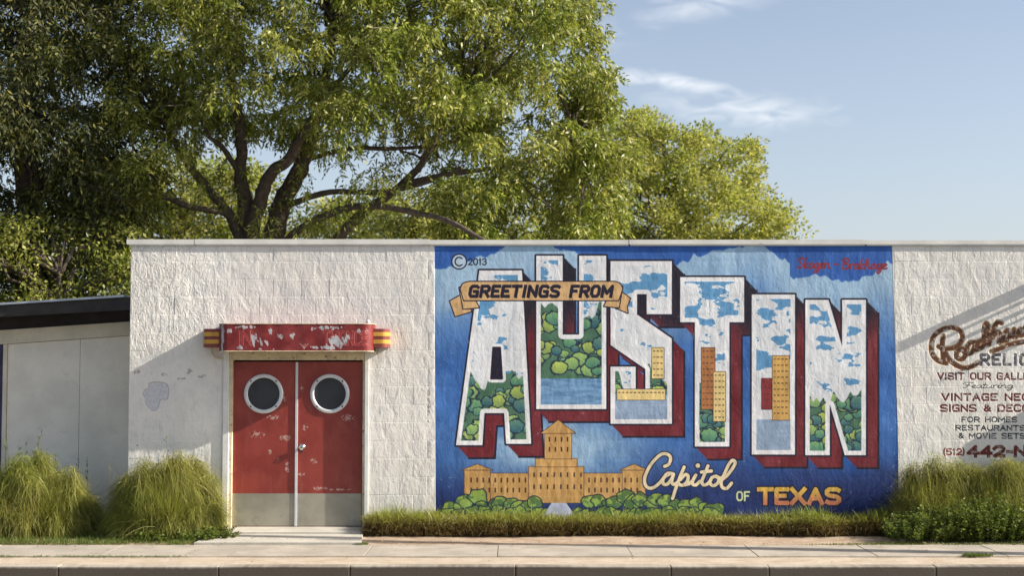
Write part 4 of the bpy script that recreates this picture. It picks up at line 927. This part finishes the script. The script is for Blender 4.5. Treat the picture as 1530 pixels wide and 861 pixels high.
def limb(root, pts, rads, Ys, m=M_BARK, name='limb', sub=5):
    pp = [P(x, y, Yv) for (x, y), Yv in zip(pts, Ys)]; out = []; ra = []
    for i in range(len(pp) - 1):
        a, b, c, d_ = pp[max(i - 1, 0)], pp[i], pp[i + 1], pp[min(i + 2, len(pp) - 1)]
        for k in range(sub):
            t = k / sub; out.append(.5 * (2 * b + (c - a) * t + (2 * a - 5 * b + 4 * c - d_) * t * t + (3 * b - a - 3 * c + d_) * t ** 3) + Vector((random.uniform(-1, 1), random.uniform(-1, 1), 0)) * rads[i] * .12); ra.append((rads[i] * (1 - t) + rads[i + 1] * t) * random.uniform(.93, 1.08))
    out.append(pp[-1]); ra.append(rads[-1]); q = MB(); q.tube(out, ra, 10); return q.build(name, m, root)
def twigs(root, starts, ends, m, r0=.035, name='branches', r=None):
    q = MB(); r = r or random.Random(4)
    for s, e in zip(starts, ends):
        s, e = Vector(s), Vector(e); n = 5; ln = (e - s).length; pts = []
        for i in range(n + 1):
            t = i / n; pts.append(s.lerp(e, t) + Vector((r.uniform(-1, 1), r.uniform(-1, 1), r.uniform(-1, 1) + .6)) * ln * .09 * math.sin(math.pi * t))
        q.tube(pts, [r0 * (1 - .8 * i / n) for i in range(n + 1)], 5, False)
    return q.build(name, m, root)

def pecan():
    Y = 8.2; base = P(400, 300, Y); root = empty('pecan_tree', (base.x, Y, 0), 'big spreading tree with drooping leaflets rising behind the white wall', 'tree')
    s = (Y + D) / F
    def R_(*a): return [x * s for x in a]
    g0 = proj(base.x, Y, 0.0); g1 = proj(base.x, Y, 1.4)
    limb(root, [g0, g1, (392, 440), (388, 400)], R_(40, 32, 29, 27), [Y] * 4, name='trunk')
    limb(root, [(388, 404), (372, 370), (368, 311), (359, 260), (361, 216), (352, 150), (340, 60), (338, -40)], R_(20, 16, 13, 9, 8.5, 7, 5, 3), [Y, Y - .1, Y - .2, Y - .4, Y - .5, Y - .6, Y - .4, Y])
    limb(root, [(390, 404), (405, 365), (420, 307), (438, 271), (455, 236), (470, 185), (492, 90), (510, -20)], R_(22, 17, 14.5, 13, 12, 9, 6, 3), [Y, Y + .1, Y + .1, Y, Y - .1, Y - .2, Y, Y])
    limb(root, [(374, 368), (378, 335), (390, 296), (405, 258), (432, 236), (470, 170), (540, 80)], R_(14, 12, 10.5, 9, 8, 5, 3), [Y - .15, Y - .3, Y - .5, Y - .7, Y - .9, Y - 1.2, Y - 1.6])
    limb(root, [(385, 410), (358, 356), (346, 326), (321, 293), (290, 256), (268, 225), (235, 160), (215, 90)], R_(12, 9, 8, 7, 6, 5, 4, 2.5), [Y, Y - .2, Y - .3, Y - .5, Y - .6, Y - .8, Y - 1, Y - 1.2])
    limb(root, [(348, 330), (335, 318), (284, 309), (233, 291), (180, 300), (120, 270)], R_(6, 5, 4.5, 4, 3, 2), [Y - .3, Y - .5, Y - .9, Y - 1.2, Y - 1.6, Y - 1.9])
    limb(root, [(360, 264), (350, 246), (331, 219), (312, 203), (296, 170)], R_(5, 4.5, 4, 3, 2), [Y - .4, Y - .5, Y - .7, Y - .9, Y - 1])
    limb(root, [(420, 312), (440, 303), (493, 287), (566, 287), (630, 275), (690, 250)], R_(6, 5, 4.3, 4, 3, 2), [Y, Y - .2, Y - .6, Y - 1, Y - 1.4, Y - 1.8])
    limb(root, [(392, 412), (432, 356), (478, 326), (544, 307), (632, 320), (676, 333), (712, 353), (760, 380)], R_(9, 6.2, 5.4, 4.8, 4.2, 3.6, 3, 2), [Y, Y - .4, Y - .8, Y - 1.4, Y - 2, Y - 2.3, Y - 2.5, Y - 2.7])
    limb(root, [(395, 420), (470, 390), (507, 354), (537, 322), (584, 289), (614, 263), (632, 241), (660, 190), (720, 120)], R_(10, 8, 7.4, 7, 6.3, 5.6, 5, 4, 2.5), [Y, Y - .3, Y - .6, Y - .8, Y - 1, Y - 1.1, Y - 1.3, Y - 1.5, Y - 1.7])
    limb(root, [(600, 276), (660, 262), (740, 250), (820, 230), (880, 180)], R_(4.5, 4, 3.3, 2.6, 1.5), [Y - 1.1, Y - 1.3, Y - 1.2, Y - 1, Y - .8])
    limb(root, [(455, 240), (520, 222), (590, 222), (660, 215), (700, 200)], R_(4, 3.5, 3, 2.5, 1.5), [Y, Y - .4, Y - .9, Y - 1.2, Y - 1.4])
    r = np.random.default_rng(21)
    up = [(150, -190), (350, -260), (620, -240), (800, -160), (872, -60), (888, 8), (898, 48), (893, 92), (926, 132), (920, 168), (938, 208), (925, 262), (915, 330), (900, 400), (780, 412), (700, 392), (668, 352), (655, 300), (640, 248), (600, 215), (560, 222), (520, 238), (470, 214), (420, 232), (372, 214), (330, 196), (262, 226), (225, 280), (190, 330), (120, 360), (60, 300), (20, 160), (60, -60)]
    C = clumps(up, 850, Y - .4, 3.1, r, holes=((585, 262, 50, 34), (392, 250, 26, 34), (505, 262, 42, 20), (440, 250, 24, 20)))
    keep = ~((C[:, 1] > Y + 1.6) & (r.uniform(size=len(C)) < .35)); C = C[keep]
    V, Fc = compound(C, 34, r, .38, .21, .112, .034, droop=.55)
    mesh_np('crown', V, Fc, M_LEAF, root)
    # stray sprays hanging below the crown, in front of the limbs
    low = clumps([(200, 230), (220, 300), (250, 360), (740, 360), (640, 260), (560, 230), (300, 200)], 62, Y - 1.0, 1.6, r)
    V, Fc = compound(low, 9, r, .30, .22, .105, .028); mesh_np('low_sprays', V, Fc, M_LEAF, root)
    rr_ = random.Random(8); idx = r.choice(len(C), 210, replace=False); src = [P(x, y, Y - .5) for x, y in ((355, 180), (350, 80), (480, 140), (500, 20), (560, 90), (250, 180), (640, 230), (700, 140), (760, 240), (860, 200), (200, 300), (700, 340))]
    st = []; en = []
    for i in idx:
        e = Vector(C[i]); s0 = min(src, key=lambda q_: (q_ - e).length); st.append(s0 + Vector((rr_.uniform(-.2, .2), rr_.uniform(-.3, .3), rr_.uniform(-.2, .2)))); en.append(e)
    twigs(root, st, en, M_BARK, .03)
    fr_ = C[(C[:, 1] < Y - 1.2)][:70]; twigs(root, [Vector(c) for c in fr_], [Vector(c) + Vector((rr_.uniform(-.4, .4), -.35, rr_.uniform(-.4, .3))) for c in fr_], M_BARKL, .010, 'dead_twigs')['kind'] = 'stuff'
pecan()

def tree(name, label, poly_, n, Y, Rd, seed, m, per, crad, LL, LW, px, mode='s', trunk=14, top=None, bark=M_BARK, bl=True):
    r = np.random.default_rng(seed); base = P(px, 300, Y); root = empty(name, (base.x, Y, 0), label, 'tree'); s = (Y + D) / F
    C = clumps(poly_, n, Y, Rd, r); ys = [p[1] for p in poly_]; top = top or (min(ys) * .6 + max(ys) * .4)
    g0 = proj(base.x, Y, 0.0); limb(root, [g0, (px + 3, g0[1] * .5 + top * .5), (px - 4, top + 40), (px + 6, top - 40)], [trunk * s, trunk * .8 * s, trunk * .55 * s, trunk * .2 * s], [Y, Y, Y, Y], bark, 'trunk')
    if bl:
        rr_ = random.Random(seed); idx = r.choice(len(C), min(70, len(C)), replace=False); ax = [P(px, top + d_, Y) for d_ in (110, 60, 10, -30)]
        twigs(root, [min(ax, key=lambda q_: abs(q_.z + .9 - C[i][2])) for i in idx], [Vector(C[i]) for i in idx], bark, .045, r=rr_)
    V, Fc = (compound(C, per, r, crad, .24, LL, LW, 7) if mode == 'c' else scatter_leaves(C, per, r, crad, LL, LW))
    mesh_np('crown', V, Fc, m, root); return root
tree('shade_tree', 'dense tree, shade put into its leaf colour, above the low shed', [(-330, -160), (-60, -230), (160, -150), (220, -20), (250, 120), (238, 230), (180, 330), (196, 400), (120, 470), (-40, 480), (-260, 460), (-360, 200)], 620, 7.2, 2.7, 31, M_LEAF_SHADE, 26, .46, .115, .034, 40, 'c', 24)
tree('hackberry_tree', 'round yellow green tree standing against the sky beside the big tree', [(840, 220), (905, 190), (938, 178), (958, 158), (978, 184), (1005, 196), (1030, 204), (1050, 186), (1072, 212), (1100, 218), (1132, 214), (1140, 238), (1170, 252), (1142, 276), (1150, 296), (1196, 312), (1160, 326), (1192, 345), (1160, 366), (1190, 420), (1100, 470), (860, 470), (820, 320)], 470, 15.5, 2.7, 32, M_LEAFY, 165, .36, .095, .050, 1010, 's', 12)
tree('small_tree', 'sunlit yellow green tree seen under the limbs of the big tree', [(150, 250), (230, 215), (330, 225), (400, 270), (420, 340), (400, 440), (150, 450), (120, 340)], 200, 19, 2.0, 33, M_LEAFY, 130, .50, .12, .07, 270, 's', 8)
tree('small_tree', 'low sunlit tree behind the forked trunks left of the mural', [(420, 325), (500, 296), (560, 304), (620, 286), (700, 280), (800, 270), (860, 330), (860, 450), (430, 450)], 240, 21, 2.0, 34, M_LEAFY, 130, .50, .12, .07, 620, 's', 8)
tree('backyard_tree', 'small green tree close behind the shed roof', [(-120, 350), (-20, 322), (60, 340), (130, 320), (205, 350), (215, 450), (150, 520), (-100, 520)], 170, 5.4, 1.0, 35, M_LEAF, 80, .34, .085, .040, 90, 's', 7)

# loose leaves of the right hand tree at its rim
# ================================================================== GRASSES
def blades(B, dirs, Ln, Wd, droop, seg, r):
    """arching blades; B bases, dirs unit start directions"""
    n = len(B); hz = dirs * np.array([1, 1, 0]); hz = unit(hz + r.normal(size=(n, 3)) * [.05, .05, 0]); side = unit(np.cross(hz, np.array([0, 0, 1.0])) + r.normal(size=(n, 3)) * .35)
    rows = []
    for k in range(seg + 1):
        t = k / seg; p = B + dirs * (Ln * t)[:, None] + np.array([0, 0, -1.0]) * (droop * Ln * t * t)[:, None] + hz * (droop * .25 * Ln * t * t)[:, None]; w = (Wd * (1 - t ** 1.6 * .96) * .5)[:, None]
        rows += [p - side * w, p + side * w]
    V = np.stack(rows, 1).reshape(-1, 3); m = 2 * (seg + 1); i = np.arange(n)[:, None, None] * m; f = np.array([[2 * k, 2 * k + 1, 2 * k + 3, 2 * k + 2] for k in range(seg)])[None]
    return V, (i + f).reshape(-1, 4)
def grass_clump(name, label, cx_, cy_, w, h, n, seed, group=None, bl=.0042, cat='ornamental grass', m=None):
    r = np.random.default_rng(seed); tuft = r.uniform(-1, 1, (26, 2)); tuft /= np.maximum(1, np.linalg.norm(tuft, axis=1, keepdims=True)); ti = r.integers(0, 26, n)
    bx_ = cx_ + tuft[ti, 0] * w * .26 + r.normal(0, w * .03, n); by_ = cy_ + tuft[ti, 1] * w * .20 + r.normal(0, w * .02, n); B = np.stack([bx_, by_, np.full(n, .0)], 1)
    el = R(90) - np.abs(r.normal(0, .36, n)); az = r.uniform(0, 2 * math.pi, n)
    ld = tuft[ti] * 1.0; d = np.stack([np.cos(az) * np.cos(el) + ld[:, 0] * .26, (np.sin(az) * np.cos(el) + ld[:, 1] * .30) * .75, np.sin(el)], 1); d = unit(d)
    tl = r.uniform(.75, 1.12, 26); ln = h * .95 * r.uniform(.5, 1.08, n) * tl[ti]; dr = r.uniform(.10, .62, n)
    V, Fc = blades(B, d, ln, np.full(n, bl) * r.uniform(.6, 1.6, n), dr, 5, r)
    # the feathery outer skin: short curling plumes hanging off the tufts
    n2 = int(n * 1.9); tc_ = r.uniform(-1.08, 1.08, (90, 2)); tc_ /= np.maximum(1, np.linalg.norm(tc_, axis=1, keepdims=True)); tr_ = np.linalg.norm(tc_, axis=1)
    hz_ = h * np.sqrt(np.maximum(.05, 1 - tr_ ** 3 * .85)) * r.uniform(.38, 1.0, 90); k2 = r.integers(0, 90, n2); C2 = np.stack([cx_ + tc_[k2, 0] * w * .50, cy_ + tc_[k2, 1] * w * .30, hz_[k2]], 1)
    o2 = unit(r.normal(size=(n2, 3))) * (r.uniform(0, 1, (n2, 1)) ** .4) * np.array([.125, .11, .16]); o2[:, 2] -= .05
    d2 = unit(np.stack([tc_[k2, 0] * .7, tc_[k2, 1] * .7, np.full(n2, .55)], 1) + r.normal(size=(n2, 3)) * 1.0 + o2 * 3)
    V2, F2 = blades(C2 + o2, d2, .20 * r.uniform(.5, 1.2, n2), np.full(n2, bl * 1.25) * r.uniform(.6, 1.6, n2), r.uniform(.5, 1.4, n2), 3, r)
    n3 = 420; a3 = r.uniform(0, 6.283, n3); B3 = np.stack([cx_ + r.normal(0, w * .22, n3), cy_ + r.normal(0, w * .12, n3), r.uniform(0, h * .5, n3)], 1); d3 = unit(np.stack([np.cos(a3) * .55, np.sin(a3) * .3, np.full(n3, .9)], 1))
    V3, F3 = blades(B3, d3, h * r.uniform(.4, .85, n3), np.full(n3, bl), r.uniform(.05, .7, n3), 4, r); F3 = F3 + len(V2); V2 = np.vstack([V2, V3]); F2 = np.vstack([F2, F3])
    F2 = F2 + len(V); V = np.vstack([V, V2]); Fc = np.vstack([Fc, F2]); V[:, 1] = np.minimum(V[:, 1], np.where(V[:, 0] > XL, -.012, .93)); V[:, 2] = np.maximum(V[:, 2], .0)
    o = mesh_np(name, V, Fc, m or M_ORN); return props(o, label, cat, group)
def at(p, Y): return P(p, 780, Y).x
OG = 'ornamental grass clumps along the wall'
grass_clump('ornamental_grass', 'wide feathery olive grass clump in front of the shed panels', at(48, -.35), -.25, 1.45, .96, 17000, 41, OG)
grass_clump('ornamental_grass', 'second feathery clump crossing the left edge beside the shed door', at(-50, -.3), -.35, 1.3, .85, 9000, 42, OG)
grass_clump('ornamental_grass', 'round feathery olive grass clump against the white wall left of the doors', at(250, -.4), -.42, 1.24, .98, 19000, 43, OG)
for i, (p, Yv, w, h, n, lab) in enumerate(((1392, -.30, .72, .92, 9000, 'feathery olive clump at the mural\'s right edge'), (1440, -.28, .8, .90, 8000, 'feathery clump under the phone number, next to the mural edge clump'), (1503, -.35, .85, .95, 9000, 'feathery clump below the painted sign at the right edge'), (1570, -.3, .9, 1.0, 6000, 'feathery clump cut by the right edge'), (1650, -.3, 1.0, 1.02, 5000, 'feathery clump under the added cabinet'))):
    grass_clump('ornamental_grass', lab, at(p, Yv), Yv, w, h, n, 50 + i, OG)
def stalks(name, label, px, Y, n, h, seed, cat='weed'):
    """upright weedy stems with narrow leaves"""
    r = np.random.default_rng(seed); q = MB(); Bs = []; Ds = []; Ls_ = []
    for i in range(n):
        x = at(px, Y) + r.normal(0, .12); hh = h * r.uniform(.6, 1.05); lx, ly = r.normal(0, .07), r.normal(0, .05)
        top = Vector((x + lx, Y + ly, hh)); q.tube([(x, Y, 0), (x + lx * .4, Y + ly * .4, hh * .55), top], [.004, .003, .0015], 5, False)
        for k in range(26):
            t = r.uniform(.3, 1.0); Bs.append((x + lx * t, Y + ly * t, hh * t)); a = r.uniform(0, 6.28); Ds.append((math.cos(a) * .6, math.sin(a) * .6, .7)); Ls_.append(r.uniform(.03, .09))
    Bs = np.array(Bs); Ds = unit(np.array(Ds)); V, Fc = leafquads(Bs, Ds, unit(np.cross(Ds, r.normal(size=Ds.shape))), np.array(Ls_), np.full(len(Bs), .012))
    root = empty(name, (at(px, Y), Y, 0), label, cat); q.build('stems', M_LAWN, root); mesh_np('leaves', V, Fc, M_LAWN, root)
stalks('tall_weed', 'tall thin weed stems sticking up from the grass clump by the shed', 38, -.15, 9, 1.22, 61)
stalks('tall_weed', 'dark thin weed stems beside the shed panel joint', 100, .3, 7, 1.0, 62)
stalks('tall_weed', 'single thin weed stem poking above the round clump left of the doors', 250, -.3, 2, 1.16, 63)
def turf(name, label, poly_, n, h, m, seed, wd=.006, z=.0, lean=.6, kind='stuff', cat=None, seg=2, up=0.0):
    r = np.random.default_rng(seed); xs = [p[0] for p in poly_]; ys = [p[1] for p in poly_]; B = np.zeros((0, 2))
    while len(B) < n:
        c = np.stack([r.uniform(min(xs), max(xs), n), r.uniform(min(ys), max(ys), n)], 1); c = c[inpoly(c[:, 0], c[:, 1], poly_)]
        c = c[fbm(c[:, 0] * 3, c[:, 1] * 5, 3, seed) > r.uniform(.18, .62, len(c))]; B = np.vstack([B, c])
    B = B[:n]; a = r.uniform(0, 6.283, n); d = unit(np.stack([np.cos(a) * lean, np.sin(a) * lean, np.ones(n)], 1) * np.array([1, 1, 1]) + r.normal(size=(n, 3)) * .15)
    hh = h * r.uniform(.35, 1.1, n) * (.55 + .9 * fbm(B[:, 0] * 2.2, B[:, 1] * 4, 3, seed + 5)); V, Fc = blades(np.column_stack([B, np.full(n, z)]), d, hh, np.full(n, wd) * r.uniform(.6, 1.4, n), r.uniform(.05, .5, n), seg, r)
    return props(mesh_np(name, V, Fc, m), label, cat, None, kind)
xq = P(345, 790).x
turf('low_grass', 'short green grass between the sidewalk and the feathery clumps', [(-12, -1.40), (xq - .2, -1.40), (xq - .09, -.6), (xq - .05, -.05), (XL, -.05), (XL, .9), (-12, .9)], 52000, .10, M_LAWN, 71)
turf('wall_grass', 'darker taller grass at the foot of the shed wall', [(-9, .45), (XL - .02, .45), (XL - .02, .93), (-9, .93)], 9000, .26, M_LAWN, 72)
# the clipped border of strappy grass under the mural
def border():
    r = np.random.default_rng(81); n = 60000; xa_, xb_ = at(546, -.3), at(1352, -.3); x = r.uniform(xa_, xb_, n); t = r.uniform(0, 1, n)
    dep = .50 + .10 * (fbm(x * 1.3, x * 0, 3, 2) - .5); y = -.03 - t * dep; ends = sst(0, .18, x - xa_) * .35 + .65
    z = r.uniform(0, .17, n); a = r.uniform(0, 6.283, n); d = unit(np.stack([np.cos(a) * .55, np.sin(a) * .45 - .30 * t, np.full(n, .9)], 1) + r.normal(size=(n, 3)) * .2)
    hh = (.30 - .05 * (t - .3)) * (.05 + .95 * fbm(x * 5, y * 5, 3, 6) + .85 * fbm(x * 1.6, y * 0, 3, 16)) * r.uniform(.5, 1.0, n) * ends; V, Fc = blades(np.stack([x, y, z], 1), d, hh, np.full(n, .0085) * r.uniform(.5, 1.4, n), r.uniform(.1, .9, n), 3, r)
    V[:, 1] = np.minimum(V[:, 1], -.012); props(mesh_np('border_grass', V, Fc, M_HEDGE), 'clipped band of strappy grass along the foot of the mural', None, None, 'stuff')
border()
def weeds(name, label, cx_, cy_, w, dp, h, n, seed, L0=.035, cat='weed'):
    """bushy leafy plant: many thin stems set with paired oval leaves"""
    r = np.random.default_rng(seed); q = MB(); Bs = []; Ds = []
    for i in range(n):
        a = r.uniform(0, 6.283); rad = math.sqrt(r.uniform(0, 1)); bx_, by_ = cx_ + .5 * w * rad * math.cos(a), cy_ + .5 * dp * rad * math.sin(a)
        hh = h * (1 - .45 * rad ** 2) * r.uniform(.55, 1.1); tx, ty = bx_ + .28 * w * rad * math.cos(a) * r.uniform(.3, 1), by_ + .3 * dp * rad * math.sin(a); ty = min(ty, -.02)
        q.tube([(bx_, by_, 0), (bx_ * .5 + tx * .5, by_ * .5 + ty * .5, hh * .6), (tx, ty, hh)], [.003, .0025, .0012], 4, False)
        k = 34; t = r.uniform(.12, 1.0, k); px_ = bx_ + (tx - bx_) * t; py_ = by_ + (ty - by_) * t; aa = r.uniform(0, 6.283, k)
        Bs.append(np.stack([px_, py_, hh * t ** .9], 1)); Ds.append(np.stack([np.cos(aa), np.sin(aa), r.uniform(-.1, .8, k)], 1))
    Bs = np.vstack(Bs); Ds = unit(np.vstack(Ds)); V, Fc = leafquads(Bs, Ds, unit(np.cross(Ds, np.array([0, 0, 1.0]) + r.normal(size=Ds.shape) * .5)), L0 * r.uniform(.6, 1.3, len(Bs)), L0 * .55 * r.uniform(.7, 1.3, len(Bs)))
    root = empty(name, (cx_, cy_, 0), label, cat); q.build('stems', M_LAWN, root); mesh_np('leaves', V, Fc, M_WEED, root)
WG = 'leafy weeds in front of the feathery clumps at the right'
for i, (p, Yv, w, h, n, lab) in enumerate(((1375, -.95, .75, .40, 150, 'leafy weed at the end of the border grass, sprawling toward the mural'), (1425, -.88, .7, .55, 170, 'taller leafy weed below the phone number, light tipped'), (1480, -.95, .8, .58, 190, 'leafy weed in the middle of the right hand patch'), (1545, -.9, .8, .55, 150, 'leafy weed cut by the right edge'), (1625, -.9, .9, .5, 100, 'leafy weed past the right edge under the added cabinet'))):
    weeds('leafy_weed', lab, at(p, Yv), Yv, w, .62, h, n, 90 + i)
weeds('leafy_weed', 'small low leafy weed at the left corner of the door apron', at(318, -.8), -.85, .5, .5, .16, 80, 97)
weeds('leafy_weed', 'low leafy weed in front of the round clump left of the doors', at(245, -.9), -.9, .6, .4, .14, 70, 98)
turf('weed_tuft', 'small grass tuft growing in the sidewalk edge at the right', [(Pz(1432, 831, 0).x, -2.42), (Pz(1480, 831, 0).x, -2.42), (Pz(1478, 828, 0).x, -2.28), (Pz(1436, 828, 0).x, -2.28)], 700, .07, M_LAWN, 75, kind='thing', cat='weed')
turf('weed_tuft', 'small grass tuft at the right corner of the door apron', [(xb + .03, -1.42), (xb + .18, -1.42), (xb + .18, -1.28), (xb + .03, -1.28)], 400, .06, M_LAWN, 76, kind='thing', cat='weed')
turf('edge_grass', 'thin grass along the back edge of the sidewalk at the right', [(Pz(1180, 813, 0).x, -1.42), (9, -1.42), (9, -1.15), (Pz(1330, 813, 0).x, -1.2)], 5000, .05, M_LAWN, 77)
turf('verge_grass', 'sparse dry grass in the joint between sidewalk and verge', [(-7, -2.45), (-3.6, -2.43), (-3.6, -2.37), (-7, -2.37)], 1500, .03, M_LAWN, 78)

def litter():
    r = np.random.default_rng(120); n = 520; x = r.uniform(-9, 9, n); y = np.where(r.uniform(size=n) < .6, r.normal(-1.36, .12, n), r.uniform(-3.1, -.6, n)); y = np.clip(y, -3.1, -.55)
    z = np.where((x > xa - .2) & (x < xb + .12) & (y > -1.4), .058, .014) + r.uniform(0, .006, n); a = r.uniform(0, 6.283, n); d = unit(np.stack([np.cos(a), np.sin(a), r.uniform(0, .35, n)], 1))
    V, Fc = leafquads(np.stack([x, y, z], 1), d, unit(np.cross(d, np.array([0, 0, 1.0]) + r.normal(size=(n, 3)) * .2)), r.uniform(.02, .065, n), r.uniform(.008, .024, n))
    props(mesh_np('fallen_leaves', V, Fc, M_DRY), 'small dry leaves scattered on the sidewalk and dirt', None, None, 'stuff')
M_DRY = leaf_material('dry_leaf', ((.12, .085, .045), (.22, .16, .08), (.34, .27, .14)), trans=.15, rough=.7)
litter()
